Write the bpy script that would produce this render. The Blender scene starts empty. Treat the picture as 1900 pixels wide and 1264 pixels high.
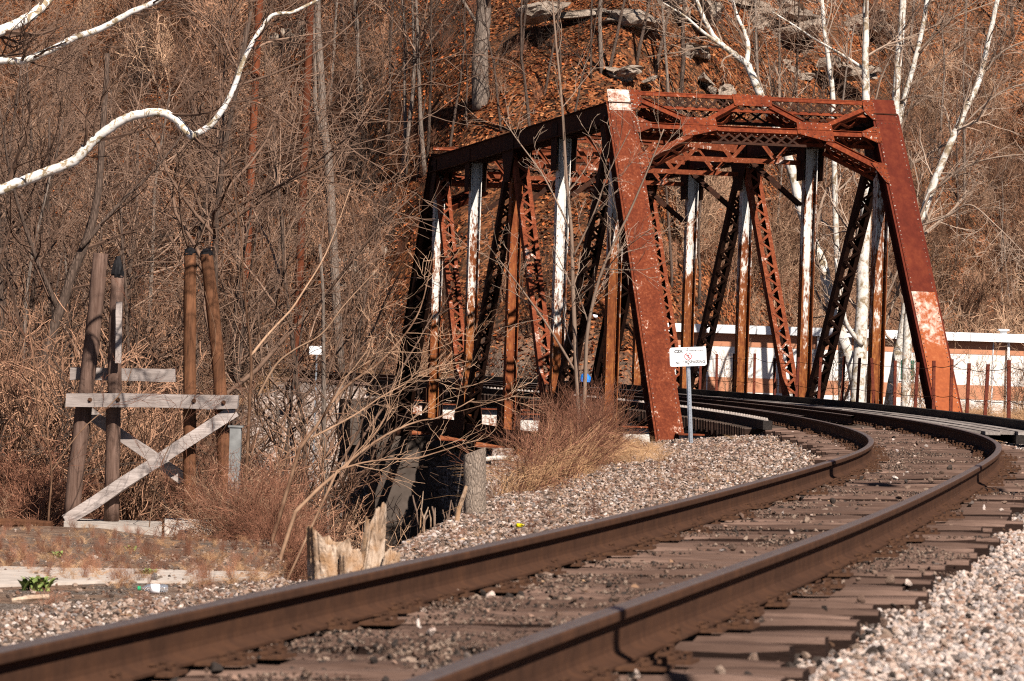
import bpy, bmesh, math, random
import numpy as np
from mathutils import Vector, Matrix

# ---------------------------------------------------------------- camera, sky, sun, exposure
SC = bpy.context.scene
COL = SC.collection
F_PX, CAM_H, PITCH, ROLL = 6889.8, 0.9455, 0.0035, 0.0322
cr, sr, cp, sp = math.cos(ROLL), math.sin(ROLL), math.cos(PITCH), math.sin(PITCH)
FWD = Vector((0, cp, sp)); UP0 = Vector((0, -sp, cp)); RT0 = Vector((1, 0, 0))
RT = RT0 * cr + UP0 * sr
UPV = UP0 * cr - RT0 * sr
cam_d = bpy.data.cameras.new('camera'); cam = bpy.data.objects.new('camera', cam_d); COL.objects.link(cam)
cam.matrix_world = Matrix(((RT.x, UPV.x, -FWD.x, 0), (RT.y, UPV.y, -FWD.y, 0), (RT.z, UPV.z, -FWD.z, CAM_H), (0, 0, 0, 1)))
cam_d.sensor_width = 36; cam_d.lens = F_PX / 1900 * 36
cam_d.clip_start = 0.5; cam_d.clip_end = 3000
cam_d.dof.use_dof = True; cam_d.dof.focus_distance = 80; cam_d.dof.aperture_fstop = 10.0
SC.camera = cam

SUN_AZ, SUN_EL = math.radians(154), math.radians(41)      # azimuth clockwise from +Y (view direction)
W = bpy.data.worlds.new('World'); SC.world = W; W.use_nodes = True
wn = W.node_tree.nodes; wl = W.node_tree.links
sky = wn.new('ShaderNodeTexSky'); sky.sky_type = 'NISHITA'; sky.sun_disc = False
sky.air_density = .35; sky.dust_density = .2; sky.altitude = 300; sky.sun_elevation = SUN_EL; sky.sun_rotation = SUN_AZ
wl.new(sky.outputs[0], wn['Background'].inputs[0]); wn['Background'].inputs[1].default_value = 0.05
sun_d = bpy.data.lights.new('sun', 'SUN'); sun_d.energy = 5.0; sun_d.angle = math.radians(0.5); sun_d.color = (1.0, 0.92, 0.83)
sun = bpy.data.objects.new('sun', sun_d); COL.objects.link(sun)
SUND = Vector((math.sin(SUN_AZ) * math.cos(SUN_EL), math.cos(SUN_AZ) * math.cos(SUN_EL), math.sin(SUN_EL)))
sun.rotation_euler = SUND.to_track_quat('Z', 'Y').to_euler(); sun.location = (30, -30, 40)
SC.view_settings.view_transform = 'Standard'; SC.view_settings.look = 'None'
SC.view_settings.gamma = 1; SC.view_settings.exposure = 0.85
SC.view_settings.use_curve_mapping = False

SC.cycles.use_denoising = False; SC.cycles.filter_width = 1.15; SC.cycles.max_bounces = 4; SC.cycles.diffuse_bounces = 1; SC.cycles.glossy_bounces = 2
R = random.Random(7)
rng = np.random.default_rng(11)

def at(px, py, Y):
    """world point at depth Y seen at photo pixel (px, py)"""
    u, v = px - 950, py - 632
    u, v = cr * u + sr * v, -sr * u + cr * v
    d = RT0 * (u / F_PX) + FWD + UP0 * (-v / F_PX)
    k = Y / d.y
    return np.array([d.x * k, Y, d.z * k + CAM_H])

# ---------------------------------------------------------------- mesh building
def nrm(v):
    v = np.asarray(v, float); return v / (np.linalg.norm(v) + 1e-12)

class MB:
    def __init__(s): s.v = []; s.f = []; s.n = 0
    def add(s, v, faces, m=0):
        v = np.asarray(v, float); s.v.append(v)
        for a in faces:
            a = np.asarray(a, np.int64)
            if a.ndim == 1: a = a[None]
            s.f.append((a + s.n, m))
        s.n += len(v)
    def obox(s, c, ax, ay, az, m=0):
        c, ax, ay, az = [np.asarray(k, float) for k in (c, ax, ay, az)]
        v = [c + i * ax + j * ay + k * az for k in (-1, 1) for j in (-1, 1) for i in (-1, 1)]
        q = np.array([[0, 2, 3, 1], [4, 5, 7, 6], [0, 1, 5, 4], [2, 6, 7, 3], [0, 4, 6, 2], [1, 3, 7, 5]])
        if np.dot(np.cross(ax, ay), az) < 0: q = q[:, ::-1]
        s.add(v, [q], m)
    def box(s, x0, x1, y0, y1, z0, z1, m=0):
        s.obox(((x0+x1)/2, (y0+y1)/2, (z0+z1)/2), ((x1-x0)/2, 0, 0), (0, (y1-y0)/2, 0), (0, 0, (z1-z0)/2), m)
    def beam(s, A, B, w, h, side=(1, 0, 0), m=0, off=(0, 0)):
        """box from A to B, w along side, h along the third direction; off shifts along (side, third)"""
        A, B = np.asarray(A, float), np.asarray(B, float)
        a = nrm(B - A); sd = np.asarray(side, float); sd = nrm(sd - a * (sd @ a)); th = np.cross(sd, a)
        c = (A + B) / 2 + sd * off[0] + th * off[1]
        s.obox(c, sd * w / 2, a * np.linalg.norm(B - A) / 2, th * h / 2, m)
    def tube(s, P, rad, k=5, m=0, cap=True, wob=0):
        P = np.asarray(P, float); n = len(P); rad = np.broadcast_to(np.asarray(rad, float), (n,))
        T = np.gradient(P, axis=0); T /= np.linalg.norm(T, axis=1)[:, None] + 1e-12
        ref = np.array([0.31, 0.22, 0.92]) if abs(T[0] @ np.array([0.31, 0.22, 0.92])) < .9 else np.array([1., 0, 0])
        Nn = ref - T * (T @ ref)[:, None]; Nn /= np.linalg.norm(Nn, axis=1)[:, None] + 1e-12
        Bn = np.cross(T, Nn)
        a = np.arange(k) * 2 * np.pi / k
        rr = rad[:, None] * (1 + (wob * rng.normal(size=(n, k)) if wob else 0))
        V = P[:, None] + rr[..., None] * (np.cos(a)[None, :, None] * Nn[:, None] + np.sin(a)[None, :, None] * Bn[:, None])
        V = V.reshape(-1, 3)
        i = np.arange(n - 1)[:, None] * k; j = np.arange(k)[None]; j2 = (j + 1) % k
        q = np.stack([i + j, i + j2, i + k + j2, i + k + j], -1).reshape(-1, 4)
        fs = [q]
        if cap: fs += [np.arange(k)[::-1][None], (np.arange(k) + (n - 1) * k)[None]]
        s.add(V, fs, m)
    def poly(s, pts, th, nvec, m=0):
        """flat polygon plate extruded by th along nvec"""
        p = np.asarray(pts, float); nv = nrm(nvec); n = len(p)
        a = p - nv * th / 2; b = p + nv * th / 2
        nn = np.cross(p[1] - p[0], p[2] - p[1])
        flip = nn @ nv < 0
        top = np.arange(n) + n; bot = np.arange(n)[::-1]
        side = np.array([[i, (i + 1) % n, (i + 1) % n + n, i + n] for i in range(n)])
        if flip: top, bot, side = top[::-1], bot[::-1], side[:, ::-1]
        s.add(np.concatenate([a, b]), [top[None], bot[None], side], m)
    def rivet(s, P, N, r=.02, h=.012, m=0):
        P = np.asarray(P, float); N = nrm(N)
        t = nrm(np.cross(N, [0.3, 0.5, 0.81])); b = np.cross(N, t)
        a = np.arange(6) * np.pi / 3
        ring = P + r * (np.cos(a)[:, None] * t + np.sin(a)[:, None] * b)
        ring2 = P + N * h + r * .55 * (np.cos(a)[:, None] * t + np.sin(a)[:, None] * b)
        q = np.array([[i, (i + 1) % 6, 6 + (i + 1) % 6, 6 + i] for i in range(6)])
        s.add(np.concatenate([ring, ring2]), [q, np.arange(6, 12)[None]], m)
    def mesh(s, name, mats, smooth=False, origin=(0, 0, 0)):
        me = bpy.data.meshes.new(name)
        if not s.v: return me
        V = np.concatenate(s.v) - np.asarray(origin, float)
        me.vertices.add(len(V)); me.vertices.foreach_set('co', V.astype(np.float32).ravel())
        lens = np.concatenate([np.full(len(a), a.shape[1]) for a, m in s.f])
        loops = np.concatenate([a.ravel() for a, m in s.f])
        mi = np.concatenate([np.full(len(a), m) for a, m in s.f])
        me.loops.add(len(loops)); me.loops.foreach_set('vertex_index', loops.astype(np.int32))
        me.polygons.add(len(lens))
        st = np.concatenate([[0], np.cumsum(lens)[:-1]])
        me.polygons.foreach_set('loop_start', st.astype(np.int32))
        me.polygons.foreach_set('material_index', mi.astype(np.int32))
        me.polygons.foreach_set('use_smooth', np.full(len(lens), smooth, bool))
        for mt in (mats if isinstance(mats, (list, tuple)) else [mats]): me.materials.append(mt)
        me.update(calc_edges=True); me.validate()
        return me
    def build(s, name, mats, parent=None, origin=(0, 0, 0), smooth=False, kind=None):
        o = bpy.data.objects.new(name, s.mesh(name, mats, smooth, origin)); COL.objects.link(o)
        if parent is not None: o.parent = parent
        else: o.location = origin
        if kind: o['kind'] = kind
        return o

def tag(o, label=None, cat=None, group=None, kind=None):
    if label: o['label'] = label
    if cat: o['category'] = cat
    if group: o['group'] = group
    if kind: o['kind'] = kind
    return o
def empty(name, loc, rz=0, label=None, cat=None, group=None):
    o = bpy.data.objects.new(name, None); COL.objects.link(o); o.location = loc; o.rotation_euler = (0, 0, rz)
    o.empty_display_size = .3
    return tag(o, label, cat, group)
def link_mesh(name, me, parent=None, loc=None, rot=None, scl=None):
    o = bpy.data.objects.new(name, me); COL.objects.link(o); o.parent = parent
    if loc is not None: o.location = loc
    if rot is not None: o.rotation_euler = rot
    if scl is not None: o.scale = scl
    return o
def copy_tree(o, parent=None):
    c = o.copy(); COL.objects.link(c); c.parent = parent
    for ch in o.children: copy_tree(ch, c)
    return c

# ---------------------------------------------------------------- materials
class NT:
    def __init__(s, name):
        s.m = bpy.data.materials.new(name); s.m.use_nodes = True
        s.t = s.m.node_tree; s.N = s.t.nodes; s.L = s.t.links; s.b = s.N['Principled BSDF']
        s.b.inputs['Specular IOR Level'].default_value = .08
    def new(s, ty, **kw):
        n = s.N.new(ty)
        for k, v in kw.items(): setattr(n, k, v)
        return n
    def link(s, a, b): s.L.new(a, b)
    def coord(s, kind='Object', scale=(1, 1, 1)):
        tc = s.new('ShaderNodeTexCoord'); mp = s.new('ShaderNodeMapping'); mp.inputs['Scale'].default_value = scale
        s.link(tc.outputs[kind], mp.inputs[0]); return mp.outputs[0]
    def noise(s, co, scale, detail=6, rough=.6, dist=0):
        n = s.new('ShaderNodeTexNoise'); n.inputs['Scale'].default_value = scale; n.inputs['Detail'].default_value = detail
        n.inputs['Roughness'].default_value = rough; n.inputs['Distortion'].default_value = dist
        s.link(co, n.inputs['Vector']); return n.outputs['Fac']
    def ramp(s, fac, stops, interp='LINEAR'):
        r = s.new('ShaderNodeValToRGB'); r.color_ramp.interpolation = interp
        e = r.color_ramp.elements
        while len(e) < len(stops): e.new(.5)
        for k, (p, c) in enumerate(stops):
            e[k].position = p; e[k].color = (c, c, c, 1) if isinstance(c, (int, float)) else (*c, 1)
        s.link(fac, r.inputs[0]); return r.outputs[0]
    def mix(s, fac, a, b, mode='MIX'):
        n = s.new('ShaderNodeMix', data_type='RGBA', blend_type=mode)
        for k, v in ((0, fac), (6, a), (7, b)):
            if hasattr(v, 'is_output'): s.link(v, n.inputs[k])
            else: n.inputs[k].default_value = v if k == 0 else (*v, 1)
        return n.outputs[2]
    def math(s, op, a, b=0.0, c=None, clamp=False):
        n = s.new('ShaderNodeMath', operation=op); n.use_clamp = clamp
        for k, v in ((0, a), (1, b), (2, c)):
            if v is None: continue
            if hasattr(v, 'is_output'): s.link(v, n.inputs[k])
            else: n.inputs[k].default_value = v
        return n.outputs[0]
    def out(s, col, rough=.8, bump=None, bs=.3, bd=.02, metal=0.0):
        if hasattr(col, 'is_output'): s.link(col, s.b.inputs['Base Color'])
        else: s.b.inputs['Base Color'].default_value = (*col, 1)
        if hasattr(rough, 'is_output'): s.link(rough, s.b.inputs['Roughness'])
        else: s.b.inputs['Roughness'].default_value = rough
        s.b.inputs['Metallic'].default_value = metal
        if bump is not None:
            bn = s.new('ShaderNodeBump'); bn.inputs['Strength'].default_value = bs; bn.inputs['Distance'].default_value = bd
            s.link(bump, bn.inputs['Height']); s.link(bn.outputs[0], s.b.inputs['Normal'])
        return s.m

def m_plain(name, col, rough=.7, var=.25, scale=6, metal=0.0):
    t = NT(name); co = t.coord(); n = t.noise(co, scale)
    c = t.mix(t.ramp(n, [(.3, 0.), (.7, 1.)]), tuple(k * (1 - var) for k in col), tuple(min(1, k * (1 + var)) for k in col))
    return t.out(c, rough, n, .2, .01, metal)

def m_rust(name, paint=(.62, .57, .5), lo=.55, hi=.62, zg=0., z0=0., dark=(.045, .016, .01), mid=(.17, .048, .022), org=(.34, .11, .04), sc=1., streak=1.):
    """rusting steel; paint survives where the noise (plus zg per metre above z0) passes lo..hi"""
    t = NT(name); co = t.coord('Object', (1, 1, streak))
    n1 = t.noise(co, 1.1 * sc, 8, .65); n2 = t.noise(co, 7 * sc, 6, .7); n3 = t.noise(co, 30, 4, .6)
    mask = t.math('ADD', t.math('MULTIPLY', n1, .55), t.math('MULTIPLY', n2, .45))
    if zg:
        tc = t.new('ShaderNodeTexCoord'); sx = t.new('ShaderNodeSeparateXYZ'); t.link(tc.outputs['Object'], sx.inputs[0])
        mask = t.math('ADD', mask, t.math('MULTIPLY', t.math('SUBTRACT', sx.outputs[2], z0), zg))
        oi = t.new('ShaderNodeObjectInfo'); mask = t.math('ADD', mask, t.math('MULTIPLY', t.math('SUBTRACT', oi.outputs['Random'], .5), .10))
    pm = t.ramp(mask, [(lo, 0.), (hi, 1.)])
    rust = t.ramp(t.math('ADD', t.math('MULTIPLY', n2, .6), t.math('MULTIPLY', n1, .4)), [(.3, dark), (.48, mid), (.68, org)])
    rust = t.mix(t.math('MULTIPLY', n3, .5), rust, tuple(k * .6 for k in mid))
    pc = t.mix(t.ramp(n2, [(.35, 0.), (.7, 1.)]), tuple(k * .8 for k in paint), paint)
    c = t.mix(pm, rust, pc)
    h = t.math('ADD', t.math('MULTIPLY', pm, .5), t.math('MULTIPLY', n3, .6))
    return t.out(c, t.ramp(pm, [(0., .88), (1., .6)]), h, .35, .008)

def m_wood(name, a, b, axis='x', sc=1., bump=.6):
    t = NT(name); s3 = {'x': (1.2, 14, 14), 'y': (14, 1.2, 14), 'z': (14, 14, 1.2)}[axis]
    s3 = tuple(k * sc for k in s3)
    co = t.coord('Object', s3); co2 = t.coord()
    n1 = t.noise(co, 1.6, 8, .7, .3); n2 = t.noise(co2, 1.7, 4); n3 = t.noise(co, 5, 5, .7)
    oi = t.new('ShaderNodeObjectInfo')
    c = t.mix(t.ramp(n1, [(.32, 0.), (.66, 1.)]), a, b)
    c = t.mix(t.ramp(n2, [(.35, .0), (.75, .55)]), c, tuple(k * .45 for k in a))
    c = t.mix(t.math('MULTIPLY', oi.outputs['Random'], .7), c, tuple(k * .6 for k in a))
    return t.out(c, .85, t.math('ADD', n1, t.math('MULTIPLY', n3, .5)), bump, .02)

def m_twig(name, a, b, rough=.8):
    t = NT(name); oi = t.new('ShaderNodeObjectInfo'); co = t.coord(); n = t.noise(co, 3.0, 4)
    f = t.math('ADD', t.math('POWER', oi.outputs['Random'], .55), t.math('MULTIPLY', t.math('SUBTRACT', n, .5), 1.1), clamp=True)
    return t.out(t.mix(f, a, b), rough)

def m_stone(name, pal, dirt=None):
    t = NT(name); oi = t.new('ShaderNodeObjectInfo'); co = t.coord(); n = t.noise(co, 9, 5, .7)
    k = len(pal); c = t.ramp(oi.outputs['Random'], [(i / k, p) for i, p in enumerate(pal)], 'CONSTANT')
    c = t.mix(t.ramp(n, [(.35, 0.), (.75, .6)]), c, tuple(x * .5 for x in pal[0]))
    return t.out(c, .85, n, .5, .05)

def m_bark(name, a, b, sc=1.):
    t = NT(name); co = t.coord('Object', (6 * sc, 6 * sc, 1.3 * sc)); n = t.noise(co, 2.5, 8, .7, .5)
    v = t.new('ShaderNodeTexVoronoi'); v.feature = 'DISTANCE_TO_EDGE'; v.inputs['Scale'].default_value = 2.4; t.link(co, v.inputs['Vector'])
    e = t.ramp(v.outputs['Distance'], [(0., 0.), (.25, 1.)])
    oi = t.new('ShaderNodeObjectInfo')
    f = t.math('MULTIPLY', t.ramp(n, [(.3, .2), (.7, 1.)]), e)
    c = t.mix(f, a, b); c = t.mix(t.math('MULTIPLY', oi.outputs['Random'], .5), c, tuple(k * .5 for k in b))
    return t.out(c, .9, f, .8, .03)

def m_sycamore(name, bright=False):
    t = NT(name); co = t.coord('Object', (1, 1, 1)); n = t.noise(co, 4.6 if bright else 3.0, 5, .6, 1.2); n2 = t.noise(co, 16, 6, .65)
    c = t.ramp(t.math('ADD', t.math('MULTIPLY', n, .75), t.math('MULTIPLY', n2, .25)),
               [(.30, (.18, .13, .085)), (.445, (.36, .28, .18)), (.46, (.62, .57, .51)), (.56, (.76, .72, .68)), (.8, (.80, .77, .74))] if bright else [(.34, (.15, .11, .075)), (.43, (.30, .23, .15)), (.455, (.38, .33, .28)), (.5, (.52, .475, .42)), (.6, (.64, .60, .55)), (.7, (.44, .40, .36)), (.74, (.6, .56, .51))])
    return t.out(c, .75, n2, .3, .02)

M = {}
M['portal'] = m_rust('portal_rust', lo=.61, hi=.66, sc=1.9, mid=(.145, .030, .013), org=(.31, .075, .026), dark=(.04, .010, .006), streak=.45)
M['portal_spot'] = m_rust('portal_rust_flecked', paint=(.46, .33, .26), lo=.585, hi=.63, sc=3.0, mid=(.125, .028, .013), org=(.28, .078, .031), dark=(.045, .012, .007), streak=.35)
M['plate_red'] = m_rust('red_brown_plate', lo=.70, hi=.78, mid=(.10, .019, .011), org=(.17, .038, .017), dark=(.045, .010, .007), streak=.25)
M['plate_white'] = m_rust('flaking_white_plate', lo=.47, hi=.64, zg=.05, z0=2.2, mid=(.30, .08, .03), org=(.42, .15, .06), dark=(.2, .055, .025), sc=1.6, streak=.4)
M['patch_white'] = m_rust('white_patch', lo=.40, hi=.56, mid=(.30, .10, .05), sc=2)
M['vert'] = m_rust('post_white_to_rust', lo=.48, hi=.55, zg=.05, z0=2.9, mid=(.19, .058, .021), org=(.48, .20, .055), dark=(.05, .016, .009), sc=2.3, streak=.4, paint=(.66, .63, .58))
M['vert_rust'] = m_rust('post_mostly_rust', lo=.62, hi=.70, zg=.035, z0=3.6, mid=(.20, .055, .022), org=(.42, .16, .05), dark=(.07, .02, .01), sc=1.5, streak=.5)
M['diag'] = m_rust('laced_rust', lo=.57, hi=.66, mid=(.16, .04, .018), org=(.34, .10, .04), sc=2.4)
M['rust_shade_steel'] = m_rust('rust_and_shade', lo=.72, hi=.85, mid=(.035, .016, .011), org=(.085, .034, .019), dark=(.012, .008, .006))  # rusty steel, base colour darkened to deepen the shade on bridge parts
M['chord'] = m_rust('top_chord_rust_shade', lo=.72, hi=.80, mid=(.045, .018, .011), org=(.12, .04, .02), dark=(.015, .008, .006))  # chord rust painted near black to carry the shade on its left side
M['beam_white'] = m_rust('floor_beam_white', lo=.40, hi=.50, zg=.25, z0=-.85, paint=(.66, .63, .58), mid=(.26, .09, .04), sc=2)
M['rivet'] = m_rust('rivet_rust', lo=.5, hi=.6, mid=(.12, .04, .025), sc=5)
M['rail'] = m_rust('rail_web', lo=.9, hi=.95, dark=(.034, .017, .011), mid=(.064, .031, .019), org=(.10, .046, .025), sc=.9)
t = NT('stained_white'); co = t.coord('Object', (1, 1, .15)); n = t.noise(co, 2.2, 6, .65); n2 = t.noise(co, .7, 4); M['wall_stained'] = t.out(t.mix(t.ramp(n, [(.5, 0.), (.8, .5)]), (.74, .70, .66), (.48, .41, .35)), .85)
t = NT('rail_head'); co = t.coord(); n = t.noise(co, 20, 4)
M['rail_top'] = t.out(t.mix(n, (.20, .15, .125), (.30, .24, .21)), t.ramp(n, [(.3, .32), (.7, .5)]), metal=.75)
M['tie'] = m_wood('weathered_tie', (.09, .052, .039), (.26, .168, .13), 'x'); M['tie_side'] = m_wood('creosote_gap_shade', (.018, .010, .008), (.055, .031, .023), 'x')  # side faces: creosote, darkened further so gaps between ties read as shade
M['bridge_tie'] = m_wood('dark_bridge_tie', (.045, .032, .026), (.13, .09, .07), 'x')
M['grey_wood'] = m_wood('grey_plank', (.20, .165, .145), (.42, .37, .34), 'y')
M['black_wood'] = m_wood('creosote_timber', (.018, .015, .014), (.055, .045, .04), 'y')
M['iron'] = m_rust('tie_plate_rust', lo=.9, hi=.95, mid=(.075, .038, .024), org=(.15, .072, .038), dark=(.022, .014, .010), sc=5)
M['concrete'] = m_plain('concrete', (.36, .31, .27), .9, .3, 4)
M['shade_dark_stone'] = m_plain('shade_dark_masonry', (.075, .058, .048), .95, .4, 2)  # masonry colour darkened to stand in for shade below the bridge
M['slab'] = m_plain('pale_concrete_slab', (.46, .395, .345), .9, .3, 5)

# ---------------------------------------------------------------- track alignment
KN = np.array([-5, 8, 16, 24, 32, 42, 55, 70, 90, 140.])
KS = np.array([.009767, .003539, -.00325, -.001594, -.001107, -.010414, -.005666, -.005528, -.00506, -.004885])
_s = np.linspace(-5, 190, 1951); _ds = _s[1] - _s[0]
_k = np.interp(_s, KN, KS)
_th = .108825 + np.concatenate([[0], np.cumsum((_k[1:] + _k[:-1]) / 2 * _ds)])
_x = -2.828872 + np.concatenate([[0], np.cumsum(np.sin(_th[:-1]) * _ds)])
_y = -1.656432 + np.concatenate([[0], np.cumsum(np.cos(_th[:-1]) * _ds)])
CANT = .0557 / 1.508
def zgr(s): return .001 * np.clip(np.asarray(s) - 35, 0, 80)
def trk(s, d=0., z=0.):
    """point at arc s, lateral d (right positive), height z above the low rail top"""
    s = np.asarray(s, float)
    x = np.interp(s, _s, _x); y = np.interp(s, _s, _y); th = np.interp(s, _s, _th)
    return np.stack([x + d * np.cos(th), y - d * np.sin(th), zgr(s) + z + (d + .754) * CANT], -1)
def thd(s): return float(np.interp(s, _s, _th))
def track_ds(X, Y):
    X = np.asarray(X, float).ravel(); Y = np.asarray(Y, float).ravel()
    ks = slice(0, len(_s), 5); sx, sy, st, ss = _x[ks], _y[ks], _th[ks], _s[ks]
    D = np.empty_like(X); S = np.empty_like(X)
    for a in range(0, len(X), 20000):
        q = slice(a, a + 20000)
        dd = (X[q, None] - sx) ** 2 + (Y[q, None] - sy) ** 2; i = dd.argmin(1)
        dx, dy = X[q] - sx[i], Y[q] - sy[i]
        D[q] = dx * np.cos(st[i]) - dy * np.sin(st[i]); S[q] = ss[i] + dx * np.sin(st[i]) + dy * np.cos(st[i])
    return D, S

def vnoise(X, Y, sc, seed=0):
    a = np.asarray(X) / sc + seed * 17.3; b = np.asarray(Y) / sc - seed * 9.1
    ia, ib = np.floor(a), np.floor(b); fa, fb = a - ia, b - ib
    fa = fa * fa * (3 - 2 * fa); fb = fb * fb * (3 - 2 * fb)
    h = lambda i, j: np.modf(np.abs(np.sin(i * 127.1 + j * 311.7 + seed * 74.7) * 43758.5453))[0]
    return (h(ia, ib) * (1 - fa) + h(ia + 1, ib) * fa) * (1 - fb) + (h(ia, ib + 1) * (1 - fa) + h(ia + 1, ib + 1) * fa) * fb - .5
def sstep(x, a, b):
    t = np.clip((x - a) / (b - a), 0, 1); return t * t * (3 - 2 * t)

HX = [-90, -60, -25, -15, -8, -2, 4, 8, 12, 20, 60, 90]
HY = [220, 195, 166, 153, 141, 129, 126, 133, 139, 150, 170, 190]
def hill_h(X, Y):
    yf = np.interp(X, HX, HY) + vnoise(X, Y * 0, 9, 12) * 7; t = np.maximum(0, Y - yf)
    z = np.where(t < 60, t * .60, 36 + (t - 60) * .25) * sstep(t, -1, 4)
    led = vnoise(X, Y, 7, 3) * 1.6 + vnoise(X, Y, 2.6, 4) * .7
    return z + led * sstep(t, 0, 6)
def ground_z(X, Y):
    X = np.asarray(X, float); Y = np.asarray(Y, float); sh = X.shape
    d, s = track_ds(X, Y); d = d.reshape(sh); s = s.reshape(sh)
    zL = np.interp(Y, [0, 14, 20, 30, 45, 69, 80, 95, 110, 130], [-.5, -.48, -.66, -1.0, -1.65, -2.5, -3.2, -3.4, -2.2, -1.0])
    zR = np.interp(Y, [0, 40, 58, 70, 100, 112, 140], [-.75, -.8, -1.3, -2.8, -2.0, -.85, -.7])
    u = X / np.maximum(Y, 5)
    tilt = (d + .754) * CANT + zgr(s)
    zb = np.interp(d, [-9, -3.4, -2.1, -1.45, -1.25, 0, 1.25, 1.45, 2.3, 4.6, 9], [0, 0, 0, -.335, -.30, -.285, -.315, -.30, -.40, 0, 0]) + np.clip(tilt, -.1, .2)
    e = np.interp(s, [12, 22, 30, 38, 60], [2.5, 3.1, 4.0, 4.7, 4.7])
    zb = np.where(d < -1.45, -.335 - .2 * np.clip((-d - 1.45) / (e - 1.45), 0, 1.6) + np.clip(tilt, -.1, .2), zb)
    wb = np.where(d < 0, 1 - np.clip((-d - e) / 1.3, 0, 1), np.interp(d, [2.4, 4.6], [1, 0]))
    side = np.where(d < 0, zL, zR)
    # gully beside the track, in front of the bridge on the left
    g = sstep(Y, 25.5, 31) * sstep(u, -.062, -.045)
    gdep = np.interp(Y, [25, 32, 45, 70], [0, -2.2, -4.0, -4.4])
    side = side + g * gdep * (d < 0)
    z = side * (1 - wb) + zb * wb
    # the creek ravine under the bridge
    rv = sstep(s, 61.3, 63.5) * (1 - sstep(s, 111, 114))
    rav = -6.8 + .4 * vnoise(X, Y, 5, 8)
    mask = rv * (1 - sstep(np.abs(d), 5.5, 14) * .7)
    z = np.where(np.abs(d) < 14, z * (1 - mask) + np.minimum(z, rav) * mask, z)
    rough = vnoise(X, Y, 2.2, 1) * .16 + vnoise(X, Y, .8, 2) * .06
    z = z + rough * (1 - wb) * np.interp(Y, [12, 46, 60], [.2, .3, 1]) + vnoise(X, Y, .5, 5) * .03 * wb
    # far hillside
    hh = hill_h(X, Y)
    t = Y - np.interp(X, HX, HY) - vnoise(X, Y * 0, 9, 12) * 7
    return np.where(t > 0, np.maximum(z, -.6) * (1 - sstep(t, 0, 3)) + sstep(t, 0, 3) * -.2 + hh, z)

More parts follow.
